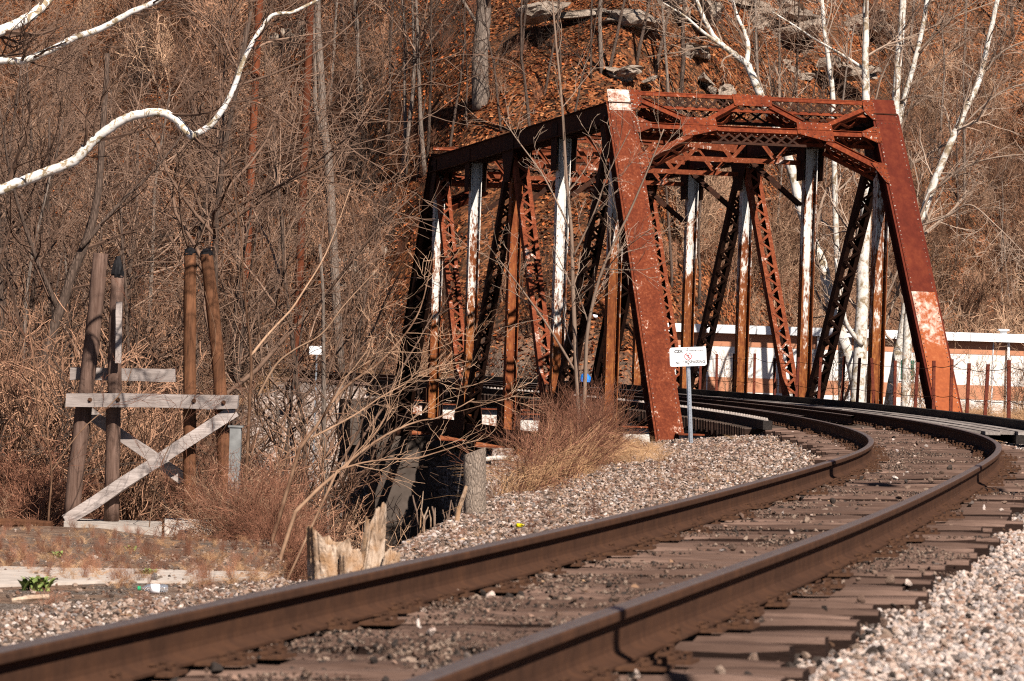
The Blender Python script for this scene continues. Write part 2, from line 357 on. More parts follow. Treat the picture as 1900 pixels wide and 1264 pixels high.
# ---------------------------------------------------------------- ground sheet
def make_ground():
    us = np.concatenate([np.linspace(-2.2, -.26, 24), np.linspace(-.24, .24, 300), np.linspace(.26, 2.2, 24)])
    ys = np.concatenate([np.linspace(-25, 4, 12), np.geomspace(5, 72, 190), np.linspace(72.5, 180, 200), np.geomspace(184, 900, 30)])
    U, Y = np.meshgrid(us, ys); X = U * np.maximum(Y, 6)
    Z = ground_z(X, Y)
    n, k = X.shape
    i = np.arange(n - 1)[:, None] * k; j = np.arange(k - 1)[None]
    q = np.stack([i + j, i + j + 1, i + k + j + 1, i + k + j], -1).reshape(-1, 4)
    mb = MB(); mb.add(np.stack([X, Y, Z], -1).reshape(-1, 3), [q])
    d, s = track_ds(X, Y)
    Xf, Yf = X.ravel(), Y.ravel()
    tH = Yf - np.interp(Xf, HX, HY)
    leaf = sstep(tH + 3 * vnoise(Xf, Yf, 4, 6), -2, 2)
    bed = np.where(d < 0, 1 - np.clip((-d - np.interp(s, [12, 22, 30, 38, 60], [4.2, 4.0, 4.4, 4.9, 4.9])), 0, 1), np.interp(d, [3, 4], [1, 0])) * (1 - leaf)
    mulch_shade = sstep(Yf, 70, 78) * sstep(-d, 4, 7) * (1 - leaf)  # dark mulch tone stands in for shade under the left brush
    creek = sstep(-Z.ravel(), 3.3, 4.6) * (1 - leaf)  # mask for painted ravine shade, by depth
    gauge = np.interp(np.abs(d), [0, .75, 1.0], [1, 1, 0])
    # materials: colour zones as attributes
    t = NT('earth'); co = t.coord('Object')
    att = lambda nm: (lambda a: (setattr(a, 'attribute_name', nm), a.outputs['Fac'])[1])(t.new('ShaderNodeAttribute'))
    n1 = t.noise(co, .9, 8, .65); n2 = t.noise(co, 9, 6, .7); n3 = t.noise(co, 45, 4, .7)
    vo = t.new('ShaderNodeTexVoronoi'); vo.inputs['Scale'].default_value = 22; t.link(co, vo.inputs['Vector'])
    vc = t.new('ShaderNodeSeparateColor'); t.link(vo.outputs['Color'], vc.inputs[0])
    dirt = t.ramp(t.math('ADD', t.math('MULTIPLY', n1, .5), t.math('MULTIPLY', n2, .5)),
                  [(.34, (.05, .032, .022)), (.47, (.16, .10, .07)), (.56, (.27, .185, .13)), (.68, (.36, .26, .19))])
    cind = t.ramp(n3, [(.45, (.022, .018, .016)), (.56, (.12, .09, .07)), (.62, (.5, .44, .4))])
    dirt = t.mix(t.ramp(n1, [(.50, 0.), (.56, .9)]), dirt, cind)
    grav = t.ramp(vc.outputs[0], [(0., (.04, .03, .027)), (.25, (.22, .16, .13)), (.5, (.36, .28, .24)), (.8, (.5, .42, .38))], 'CONSTANT')
    grav = t.mix(t.ramp(n2, [(.4, 0.), (.6, .8)]), grav, (.09, .065, .05))
    lf = t.new('ShaderNodeTexVoronoi'); lf.inputs['Scale'].default_value = 9; t.link(co, lf.inputs['Vector'])
    lc = t.new('ShaderNodeSeparateColor'); t.link(lf.outputs['Color'], lc.inputs[0])
    litter = t.ramp(lc.outputs[0], [(0., (.022, .010, .006)), (.3, (.095, .033, .014)), (.55, (.21, .068, .025)), (.8, (.33, .125, .05))], 'CONSTANT')
    litter = t.mix(t.ramp(n1, [(.42, 0.), (.62, .75)]), litter, (.06, .034, .02))
    c = t.mix(att('bed'), dirt, grav)
    c = t.mix(t.math('MULTIPLY', att('gauge'), .7), c, t.ramp(n2, [(.35, (.03, .02, .016)), (.65, (.15, .095, .07))]))
    c = t.mix(att('mulch_shade'), c, t.ramp(t.math('ADD', t.math('MULTIPLY', n1, .5), t.math('MULTIPLY', n3, .5)), [(.38, (.018, .009, .006)), (.52, (.085, .036, .018)), (.66, (.20, .085, .042))]))
    c = t.mix(att('creek'), c, t.ramp(n2, [(.35, (.012, .009, .007)), (.65, (.045, .032, .024))]))  # near-black floor colour imitates the shade down in the ravine
    c = t.mix(att('leaf'), c, litter)
    m = t.out(c, .95, t.math('ADD', n2, t.math('MULTIPLY', n3, .5)), .7, .05)
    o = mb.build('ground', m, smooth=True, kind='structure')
    for nm, a in (('bed', bed), ('gauge', gauge), ('leaf', leaf), ('creek', creek), ('mulch_shade', mulch_shade)):
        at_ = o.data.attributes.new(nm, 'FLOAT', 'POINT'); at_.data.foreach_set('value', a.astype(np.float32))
    tag(o, 'stony brown ground rising into the leaf covered hillside', 'ground')
    return o
GROUND = make_ground()
def gz(x, y): return float(ground_z(np.array([x]), np.array([y]))[0])

# ---------------------------------------------------------------- scattering (uncountable stuff only)
def scatter(name, P, rot, scl, idx, templates, label, cat):
    """one stuff object: geometry nodes put the template meshes on the given points"""
    coll = bpy.data.collections.new(name + '_templates')
    for k, me in enumerate(templates):
        o = bpy.data.objects.new('%s_template_%02d' % (name, k), me); coll.objects.link(o)
    me = bpy.data.meshes.new(name); P = np.asarray(P, np.float32)
    me.vertices.add(len(P)); me.vertices.foreach_set('co', P.ravel())
    a = me.attributes.new('rot', 'FLOAT_VECTOR', 'POINT'); a.data.foreach_set('vector', np.asarray(rot, np.float32).ravel())
    a = me.attributes.new('scl', 'FLOAT', 'POINT'); a.data.foreach_set('value', np.asarray(scl, np.float32))
    a = me.attributes.new('idx', 'INT', 'POINT'); a.data.foreach_set('value', np.asarray(idx, np.int32))
    ob = bpy.data.objects.new(name, me); COL.objects.link(ob)
    ng = bpy.data.node_groups.new(name + '_nodes', 'GeometryNodeTree')
    ng.interface.new_socket('Geometry', in_out='INPUT', socket_type='NodeSocketGeometry')
    ng.interface.new_socket('Geometry', in_out='OUTPUT', socket_type='NodeSocketGeometry')
    N, L = ng.nodes, ng.links
    gi, go = N.new('NodeGroupInput'), N.new('NodeGroupOutput')
    ci = N.new('GeometryNodeCollectionInfo'); ci.inputs['Collection'].default_value = coll
    ci.inputs['Separate Children'].default_value = True; ci.inputs['Reset Children'].default_value = True
    ip = N.new('GeometryNodeInstanceOnPoints'); ip.inputs['Pick Instance'].default_value = True
    def named(nm, ty):
        n = N.new('GeometryNodeInputNamedAttribute'); n.data_type = ty; n.inputs['Name'].default_value = nm
        return next(o for o in n.outputs if o.enabled and o.name == 'Attribute')
    L.new(gi.outputs[0], ip.inputs['Points']); L.new(ci.outputs[0], ip.inputs['Instance'])
    L.new(named('idx', 'INT'), ip.inputs['Instance Index'])
    L.new(named('rot', 'FLOAT_VECTOR'), ip.inputs['Rotation']); L.new(named('scl', 'FLOAT'), ip.inputs['Scale'])
    L.new(ip.outputs[0], go.inputs[0])
    md = ob.modifiers.new('scatter', 'NODES'); md.node_group = ng
    return tag(ob, label, cat, kind='stuff')

def rand_rot(n, tilt=.0):
    return np.stack([rng.normal(0, tilt, n), rng.normal(0, tilt, n), rng.uniform(0, 6.283, n)], 1)

def stone_mesh(name, mat, seed, flat=.7, sub=2):
    rs = np.random.default_rng(seed); bm = bmesh.new(); bmesh.ops.create_icosphere(bm, subdivisions=sub, radius=1)
    pl = [(nrm(rs.normal(size=3)), rs.uniform(.32, .72)) for _ in range(11)]
    for v in bm.verts:
        p = np.array(v.co)
        for nn, dd in pl:
            k = p @ nn
            if k > dd: p = p - nn * (k - dd)
        v.co = p * np.array([1, rs.uniform(.9, 1.0), flat])
    me = bpy.data.meshes.new(name); bm.to_mesh(me); bm.free(); me.materials.append(mat); return me

# ---------------------------------------------------------------- railway track
TRACK = empty('railway_track', (0, 0, 0)); tag(TRACK, 'single curving railway track on wooden ties running through the truss bridge', 'railway track', kind='structure')
PROF = [(.076, 0), (.076, .011), (.045, .019), (.020, .028), (.0125, .04), (.0095, .06), (.0095, .118), (.013, .132), (.030, .141), (.0365, .146), (.0373, .152), (.0368, .172), (.033, .180), (.024, .1845)]
PROF = PROF + [(-a, b) for a, b in PROF[::-1]]
def rail(d, s0, s1, name, ztop=0., h=1.0):
    ss = np.arange(s0, s1, .35); n = len(ss); k = len(PROF); mb = MB()
    V = np.concatenate([trk(ss, d + a, 0)[:, None] * np.array([1, 1, 0]) + (trk(ss, d, 0)[:, None, 2:] + ztop + (b - .1857) * h) * np.array([0, 0, 1]) for a, b in PROF], 1).reshape(-1, 3)
    i = np.arange(n - 1)[:, None] * k; j = np.arange(k)[None]; j2 = (j + 1) % k
    q = np.stack([i + j, i + k + j, i + k + j2, i + j2], -1)
    top = (np.arange(k) >= 12) & (np.arange(k) <= 14)
    mb.add(V, [q[:, ~top].reshape(-1, 4)], 0); mb.add(V, [q[:, top].reshape(-1, 4)], 1)
    return mb.build(name, [M['rail'], M['rail_top']], TRACK, smooth=False)
rail(-.754, -4, 160, 'rail'); rail(.754, -4, 160, 'rail')
def tie_mesh(k, L, w, h, mat):
    rs = np.random.default_rng(k + 50); nx = 14; mb = MB()
    xs = np.linspace(-L / 2, L / 2, nx); ring = []
    for x in xs:
        jw, jh = rs.normal(0, .003, 6), rs.normal(0, .003, 6)
        e = .02 if x in (xs[0], xs[-1]) else 0
        ring.append([(x, -w/2 + e + jw[0], -h), (x, w/2 - e + jw[1], -h), (x, w/2 - e + jw[2], -.025 + jh[2]), (x, w/2 - .03 + jw[3], jh[3] - e*.4), (x, -w/2 + .03 + jw[4], jh[4] - e*.4), (x, -w/2 + e + jw[5], -.025 + jh[5])])
    V = np.array(ring).reshape(-1, 3); i = np.arange(nx - 1)[:, None] * 6; j = np.arange(6)[None]; j2 = (j + 1) % 6
    q = np.stack([i + j, i + 6 + j, i + 6 + j2, i + j2], -1)[:, :, ::-1]
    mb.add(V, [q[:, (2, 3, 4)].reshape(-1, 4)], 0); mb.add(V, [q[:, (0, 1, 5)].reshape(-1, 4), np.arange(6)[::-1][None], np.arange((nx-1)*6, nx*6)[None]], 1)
    return mb.mesh('tie', mat)
def plate_mesh():
    mb = MB(); mb.box(-.165, .165, -.09, .09, 0, .014)
    for sx in (-1, 1):
        mb.box(sx*.079, sx*.105, -.09, .09, .016, .03) if sx > 0 else mb.box(-.105, -.079, -.09, .09, .016, .03)
        for sy, dx in ((-.05, .092), (.055, .092), (.0, .145)):
            x = sx * dx
            mb.box(x - .009, x + .009, sy - .009, sy + .009, .01, .036)
            mb.box(x - .018 - sx * .005, x + .012 - sx * .005, sy - .012, sy + .012, .036, .044)
    return mb.mesh('tie_plate', M['iron'])
def anchor_mesh():
    mb = MB(); mb.box(-.09, .09, -.014, .014, -.03, .0); mb.box(.07, .1, -.016, .016, -.03, .03); mb.box(-.1, -.07, -.016, .016, -.03, .03)
    return mb.mesh('rail_anchor', M['iron'])
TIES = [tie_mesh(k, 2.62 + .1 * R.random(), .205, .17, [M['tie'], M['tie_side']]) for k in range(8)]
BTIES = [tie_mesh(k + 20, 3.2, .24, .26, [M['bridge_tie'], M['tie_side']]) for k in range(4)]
PLATE, ANCH = plate_mesh(), anchor_mesh()
s = 3.0
while s < 134:
    bridge = 61.6 < s < 113
    p = trk(s, R.uniform(-.11, .11) if not bridge else 0, -.2057); th = thd(s)
    # height at the track centre: mean of both rails
    c = trk(s, 0, -.2037); p[2] = c[2] + (R.uniform(-.028, .006) if not bridge else 0)
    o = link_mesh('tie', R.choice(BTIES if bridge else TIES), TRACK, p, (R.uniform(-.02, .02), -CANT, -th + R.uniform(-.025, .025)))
    if s < 70:
        for d in (-.754, .754):
            pl = link_mesh('tie_plate', PLATE, o, (d, 0, .001 + .012), (0, 0, R.uniform(-.02, .02)))
    s += .43 if bridge else .49 + R.uniform(-.035, .035)
rail(-.44, 63, 112, 'guard_rail', -.03, .85); rail(.44, 63, 112, 'guard_rail', -.03, .85)
def along(name, d, s0, s1, w, h, ztop, mat, parent, step=.7):
    ss = np.linspace(s0, s1, max(2, int((s1 - s0) / step) + 1)); mb = MB(); pr = [(-w/2, -h), (w/2, -h), (w/2, 0), (-w/2, 0)]
    V = np.stack([np.stack([*(trk(ss, d + a)[:, :2].T), trk(ss, d)[:, 2] + ztop + b], -1) for a, b in pr], 1).reshape(-1, 3)
    n = len(ss); i = np.arange(n - 1)[:, None] * 4; j = np.arange(4)[None]; j2 = (j + 1) % 4
    mb.add(V, [np.stack([i + j, i + 4 + j, i + 4 + j2, i + j2], -1).reshape(-1, 4), np.array([[0, 1, 2, 3]]), np.array([[3, 2, 1, 0]]) + (n - 1) * 4])
    return mb.build(name, mat, parent)
gt = along('guard_timber', -1.32, 60.6, 113, .16, .15, -.065, M['black_wood'], TRACK)
bo = MB()
for s in np.arange(60.9, 100, .42):
    p = trk(s, -1.32, -.065); bo.rivet(p, (0, 0, 1), .045, .045)
bo.build('bolt_heads', m_plain('bolt_grey', (.30, .25, .22), .6), gt, kind='stuff')

# ---------------------------------------------------------------- walkway along the right of the bridge track
WALK = empty('walkway', (0, 0, 0)); tag(WALK, 'narrow grey plank walkway with black kerb timber right of the track', 'walkway')
for d in (1.20, 1.44, 1.68, 1.92):
    s0 = 52.5 + R.uniform(0, .6)
    while s0 < 112:
        s1 = min(112.5, s0 + R.uniform(4.2, 5.2)); along('plank', d, s0, s1 - .02, .222, .05, -.085 + R.uniform(-.006, .006), M['grey_wood'], WALK); s0 = s1
along('kerb_timber', 2.16, 49, 112.5, .17, .2, .035, M['black_wood'], WALK)
along('support_timber', 1.3, 52.5, 112.5, .15, .13, -.14, M['black_wood'], WALK); along('support_timber', 1.85, 52.5, 112.5, .15, .13, -.14, M['black_wood'], WALK)
RAILING = empty('walkway_railing', (0, 0, 0)); tag(RAILING, 'rusty angle-iron posts with sagging cables along the walkway edge', 'railing')
ss = np.arange(46, 113, .05); pp = trk(ss, 2.32)
upx = np.array([950 + (F_PX * p[0] / p[1]) * cr for p in pp])
tops = []
M['post_rust'] = m_rust('railing_rust', lo=.75, hi=.85, mid=(.12, .03, .02), org=(.24, .07, .03), dark=(.03, .012, .01), sc=3)
for x in (1301, 1333, 1364, 1402, 1441, 1479, 1521, 1564, 1593, 1627, 1664, 1700, 1736, 1768, 1797, 1830, 1876, 1930, 1995):
    i = np.abs(upx - x).argmin(); b = trk(ss[i], 2.32, -.35); hgt = 1.27 + R.uniform(-.05, .05); mb = MB()
    ln = np.array([R.uniform(-.04, .04), 0, 0]) * (3 if x in (1627, 1479) else 1)
    tp = b + np.array([0, 0, hgt]) + ln
    mb.beam(b, tp, .065, .012, (1, 0, 0)); mb.beam(b, tp, .012, .065, (1, 0, 0), off=(-.0265, .0385))
    mb.build('post', M['post_rust'], RAILING); tops.append((ss[i], b, tp))
tops.sort(key=lambda a: a[0])
for fr in (.92, .5):
    pts = []
    for (s0, b0, t0), (s1, b1, t1) in zip(tops[:-1], tops[1:]):
        a, c = b0 + (t0 - b0) * fr, b1 + (t1 - b1) * fr
        for k in np.linspace(0, 1, 6)[:-1]: pts.append(a + (c - a) * k + np.array([0, -.03, -.035 * 4 * k * (1 - k)]))
    mb = MB(); mb.tube(pts, .006, 5); mb.build('cable', M['rust_shade_steel'], RAILING)

# ---------------------------------------------------------------- truss bridge
BX, BY, HD, BW, PN, HT, HB = 5.864, 71.024, -.17185, 5.6384, 6.0566, 5.983, -1.01
BR = empty('truss_bridge', (BX, BY, 0), -HD)
tag(BR, 'rusting riveted through-truss railway bridge with flaking white paint', 'bridge')
HWD = BW / 2
def nd(side, k, top): return np.array([side * HWD, PN * k, HT if top else HB])
PAX = nrm([0, PN, HT - HB]); PNO = nrm([0, -(HT - HB), PN]); PL = math.hypot(PN, HT - HB)
def zig(mb, A, B, half, sdir, pitch, w=.055, th=.012, cross=False):
    """zigzag lacing from A to B; bars swing +-half along sdir"""
    A, B = np.asarray(A, float), np.asarray(B, float); L = np.linalg.norm(B - A); a = (B - A) / L; sd = nrm(sdir)
    n = max(2, int(L / pitch)); nv = np.cross(a, sd)
    for i in range(n):
        for q in ((1, -1) if cross else ((1,) if i % 2 == 0 else (-1,))):
            p0 = A + a * L * i / n + sd * half * q; p1 = A + a * L * (i + 1) / n - sd * half * q
            mb.beam(p0, p1, w, th, np.cross(nv, nrm(p1 - p0)), off=(0, th * .6 * q if cross else 0))
def rivet_line(mb, A, B, N, pitch=.14, r=.02):
    A, B = np.asarray(A, float), np.asarray(B, float); n = max(2, int(np.linalg.norm(B - A) / pitch))
    for k in range(n + 1): mb.rivet(A + (B - A) * k / n, N, r)
def mirror_y(p): p = np.array(p, float); p[1] = 6 * PN - p[1]; return p

def end_post(side, far):
    f = (lambda p: mirror_y(p)) if far else (lambda p: np.asarray(p, float))
    ax = nrm(f(nd(side, 1, True)) - f(nd(side, 0, False))); A = f(nd(side, 0, False)); no = nrm(np.array([0, (1 if far else -1) * (HT - HB), PN]))
    mb = MB()
    for sx in (-1, 1):
        mb.beam(A - ax * .2, A + ax * (PL + .12), .022, .40, (1, 0, 0), off=(0, 0)) if 0 else None
        c0, c1 = A - ax * .2 + np.array([sx * .2, 0, 0]), A + ax * (PL + .1) + np.array([sx * .2, 0, 0])
        mb.obox((c0 + c1) / 2, (.011, 0, 0), ax * np.linalg.norm(c1 - c0) / 2, no * .2)
        for e in (-1, 1):
            mb.obox((c0 + c1) / 2 + no * e * .188 + np.array([sx * .05, 0, 0]), (.04, 0, 0), ax * np.linalg.norm(c1 - c0) / 2, no * .011)
    zig(mb, A - no * .2, A + ax * PL - no * .2, .19, (1, 0, 0), .36)
    ep = mb.build('end_post', M['rust_shade_steel'] if far else (M['plate_red'] if side > 0 else M['portal_spot']), BR)
    if far:
        mb = MB(); mb.obox(A + ax * (PL / 2) + no * .21, (.255, 0, 0), ax * (PL / 2 + .2), no * .01); mb.build('cover_plate', M['rust_shade_steel'], ep); return ep
    segs = [(-.2, 9.10, M['portal_spot']), (9.105, 9.70, M['patch_white'])] if side < 0 else [(-.2, 4.38, M['plate_white']), (4.385, 9.125, M['plate_red']), (9.13, 9.74, M['plate_red'])]
    rv = MB()
    for k, (v0, v1, mt) in enumerate(segs):
        mb = MB(); mb.obox(A + ax * (v0 + v1) / 2 + no * .21, (.245, 0, 0), ax * (v1 - v0) / 2, no * .01)
        cp_ = mb.build('cover_plate', mt, ep)
        if side < 0 and k == 1: cp_['label'] = 'white painted top plate of the left end post'
        if side > 0 and k == 0: cp_['label'] = 'lower plate with flaking white paint'
    for sx in (-1, 1):
        rivet_line(rv, A + no * .22 + np.array([sx * .215, 0, 0]), A + ax * 9.6 + no * .22 + np.array([sx * .215, 0, 0]), no, .115, .017)
    rivet_line(rv, A + ax * 9.05 + no * .22 + np.array([-.2, 0, 0]), A + ax * 9.05 + no * .22 + np.array([.2, 0, 0]), no, .08, .017)
    rv.build('rivets', M['rivet'], ep, kind='stuff')
    return ep
for side in (-1, 1):
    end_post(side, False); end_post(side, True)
    # top chord
    mb = MB(); y0, y1 = PN - .15, 5 * PN + .15
    x = side * HWD
    mb.box(x - .26, x + .26, y0, y1, HT + .19, HT + .21)
    tc = mb.build('top_chord', M['chord'], BR)
    mb = MB()
    for sx in (-1, 1):
        mb.box(x + sx * .2 - .011, x + sx * .2 + .011, y0, y1, HT - .22, HT + .188)
        mb.box(x + sx * .2 + (.012 if sx > 0 else -.09), x + sx * .2 + (.09 if sx > 0 else -.012), y0, y1, HT - .22, HT - .2)
    mb.build('chord_web', M['chord'], tc)
    mb = MB(); zig(mb, (x, y0, HT - .235), (x, y1, HT - .235), .19, (1, 0, 0), .4); mb.build('lacing', M['rust_shade_steel'], tc, kind='stuff')
    # bottom chord
    mb = MB()
    for sx in (-1, 1):
        mb.box(x + sx * .16 - .012, x + sx * .16 + .012, -.3, 6 * PN + .3, HB - .24, HB + .16)
        mb.box(x + sx * .16 + (.013 if sx > 0 else -.1), x + sx * .16 + (.1 if sx > 0 else -.013), -.3, 6 * PN + .3, HB - .24, HB - .22)
    mb.build('bottom_chord', M['rust_shade_steel'], BR)
    for k in range(1, 6):
        # vertical: web plate facing along the bridge between two riveted flanges
        y = PN * k; mt = M['vert_rust'] if (side < 0 and k == 3) else M['vert']
        mb = MB(); z0, z1 = HB - .1, HT - .2
        mb.box(x - .118, x + .118, y - .008, y + .008, z0, z1)
        v = mb.build('vertical_post', mt, BR)
        fl = MB()
        for sx in (-1, 1):
            fl.box(x + sx * .128 - .009, x + sx * .128 + .009, y - .16, y + .16, z0, z1)
            fl.box(x + sx * .09 - .029, x + sx * .09 + .029, y - .024, y - .0085, z0, z1)
        fl.build('flange', mt, v)
        rv = MB()
        for sx in (-1, 1):
            rivet_line(rv, (x + sx * .09, y - .025, z0 + .2), (x + sx * .09, y - .025, z1 - .1), (0, -1, 0), .16, .018)
            rivet_line(rv, (x - .138, y + sx * .1, z0 + .2), (x - .138, y + sx * .1, z1 - .1), (-1, 0, 0), .2, .018)
        rv.build('rivets', M['rivet'], v, kind='stuff')
        # gusset plates at the top and bottom nodes
        for sx in (-1, 1):
            g = MB()
            X_ = x + sx * .225; w_ = .75 if k % 2 else .35
            wa, wc = (.22 if k == 1 else w_), (.22 if k == 5 else w_); g.poly([(X_, y - wa, HT + .1), (X_, y + wc, HT + .1), (X_, y + wc, HT - .35), (X_, y + min(.3, wc), HT - .95), (X_, y - min(.3, wa), HT - .95), (X_, y - wa, HT - .35)], .014, (1, 0, 0)); g.build('gusset_plate', M['rust_shade_steel'], v); g = MB()
            w_ = .35 if k % 2 else .8
            g.poly([(X_, y - w_, HB - .18), (X_, y + w_, HB - .18), (X_, y + w_, HB + .35), (X_, y + .3, HB + .95), (X_, y - .3, HB + .95), (X_, y - w_, HB + .35)], .014, (1, 0, 0)); g.build('gusset_plate', M['rust_shade_steel'], v)
    # diagonals U1-L2, U3-L2, U3-L4, U5-L4
    for ku, kl in ((1, 2), (3, 2), (3, 4), (5, 4)):
        A, B = nd(side, kl, False), nd(side, ku, True); a = nrm(B - A); A = A + a * .35; B = B - a * .3
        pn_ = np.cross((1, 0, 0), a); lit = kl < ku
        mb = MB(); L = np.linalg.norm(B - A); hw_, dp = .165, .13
        mt = M['diag'] if lit else M['rust_shade_steel']
        for sx in (-1, 1):
            mb.obox((A + B) / 2 + np.array([sx * hw_, 0, 0]), (.009, 0, 0), a * L / 2, pn_ * dp)
            for e in (-1, 1): mb.obox((A + B) / 2 + np.array([sx * (hw_ - .048), 0, 0]) + pn_ * e * (dp - .006), (.038, 0, 0), a * L / 2, pn_ * .006)
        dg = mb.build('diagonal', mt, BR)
        lc = MB()
        for e in (-1, 1): zig(lc, A + pn_ * e * (dp + .008), B + pn_ * e * (dp + .008), .125, (1, 0, 0), .27, .06)
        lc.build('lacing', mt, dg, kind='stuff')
        for e in (0, 1):
            q = MB(); c = (A + a * .35) if e == 0 else (B - a * .5); q.obox(c - pn_ * (dp + .016), (.15, 0, 0), a * .32, pn_ * .006); q.build('batten_plate', mt, dg)

# floor beams, stringers
for k in range(0, 7):
    y = PN * k; mb = MB()
    mb.box(-HWD + .15, HWD - .15, y - .01, y + .01, HB - .42, -.5)
    fb = mb.build('floor_beam', M['beam_white'], BR)
    mb = MB(); mb.box(-HWD + .1, HWD - .1, y - .16, y + .16, HB - .45, HB - .422); mb.box(-HWD + .1, HWD - .1, y - .16, y + .16, -.498, -.47)
    mb.build('flange', M['diag'], fb)
    mb = MB()
    for sx in (-1, 1):
        for off in (.22, 1.05):
            mb.box(sx * (HWD - off) - .05, sx * (HWD - off) + .05, y - .024, y - .0105, HB - .42, -.5)
            for q in (-.03, .03): rivet_line(mb, (sx * (HWD - off) + q, y - .0245, HB - .36), (sx * (HWD - off) + q, y - .0245, -.56), (0, -1, 0), .12, .017)
    mb.build('stiffeners', M['beam_white'], fb, kind='stuff')
    if k < 6:
        for sx in (-1, 1):
            mb = MB(); cx = sx * 1.0
            mb.box(cx - .012, cx + .012, y + .17, y + PN - .17, HB - .1, -.52); mb.box(cx - .15, cx + .15, y + .17, y + PN - .17, -.519, -.49); mb.box(cx - .15, cx + .15, y + .17, y + PN - .17, HB - .13, HB - .101)
            mb.build('stringer', M['rust_shade_steel'], BR)
for sx in (-1, 1):   # short approach span in front of the truss
    mb = MB()
    for q in ((-.012, .012, -1.5, -.52), (-.16, .16, -.519, -.49), (-.16, .16, -1.53, -1.501)):
        mb.box(sx * 1.0 + q[0], sx * 1.0 + q[1], -9.3, -.17, q[2], q[3])
    mb.build('approach_girder', M['rust_shade_steel'], BR)

# portal frames (near one traced on the plane of the end posts; far one mirrored)
def pp3(x, v, off=0., far=False):
    p = np.array([x, 0, HB]) + PAX * v + PNO * (.2 + off)
    return mirror_y(p) if far else p
def strut(parent, name, a, b, far, w, mt, depth=.34, lace=True, rv=True):
    """front bar and back bar joined by lacing"""
    A, B = pp3(*a, 0, far), pp3(*b, 0, far); Nn = PNO if not far else nrm(PNO * np.array([1, -1, 1]))
    sd = np.cross(Nn, nrm(B - A)); mb = MB()
    mb.beam(A, B, w, .014, sd); mb.beam(A + sd * (w/2 - .006), B + sd * (w/2 - .006), .012, .09, sd, off=(0, 0))
    mb.beam(A - Nn * depth, B - Nn * depth, w, .014, sd)
    for e in (-1, 1):
        mb.beam(A - Nn * .05 + sd * e * (w/2 - .005), B - Nn * .05 + sd * e * (w/2 - .005), .01, .085, sd)
        mb.beam(A - Nn * (depth - .05) + sd * e * (w/2 - .005), B - Nn * (depth - .05) + sd * e * (w/2 - .005), .01, .085, sd)
    o = mb.build(name, mt, parent)
    if lace:
        lc = MB()
        for e in (-1, 1): zig(lc, A - Nn * depth / 2 + sd * e * w / 2, B - Nn * depth / 2 + sd * e * w / 2, depth / 2 - .03, Nn, .26, .05, .01)
        lc.build('lacing', mt, o, kind='stuff')
    if rv and not far:
        r_ = MB(); rivet_line(r_, A - Nn * .05 - sd * w / 2, B - Nn * .05 - sd * w / 2, -sd, .12, .017); r_.build('rivets', M['rivet'], o, kind='stuff')
    return o
def plate(parent, pts, far, mt, rivs=True):
    Nn = PNO if not far else nrm(PNO * np.array([1, -1, 1]))
    mb = MB(); P = [pp3(x, v, .026, far) for x, v in pts]; mb.poly(P, .014, Nn)
    o = mb.build('gusset_plate', mt, parent)
    if rivs and not far:
        r_ = MB(); c = np.mean(P, 0)
        for k in range(len(P)):
            a, b = P[k], P[(k + 1) % len(P)]
            a = a + (c - a) * .14; b = b + (c - b) * .14
            rivet_line(r_, a + Nn * .007, b + Nn * .007, Nn, .12, .017)
            if len(P) > 3: rivet_line(r_, c + (a - c) * .55 + Nn * .007, c + (b - c) * .55 + Nn * .007, Nn, .16, .017)
        r_.build('rivets', M['rivet'], o, kind='stuff')
    return o
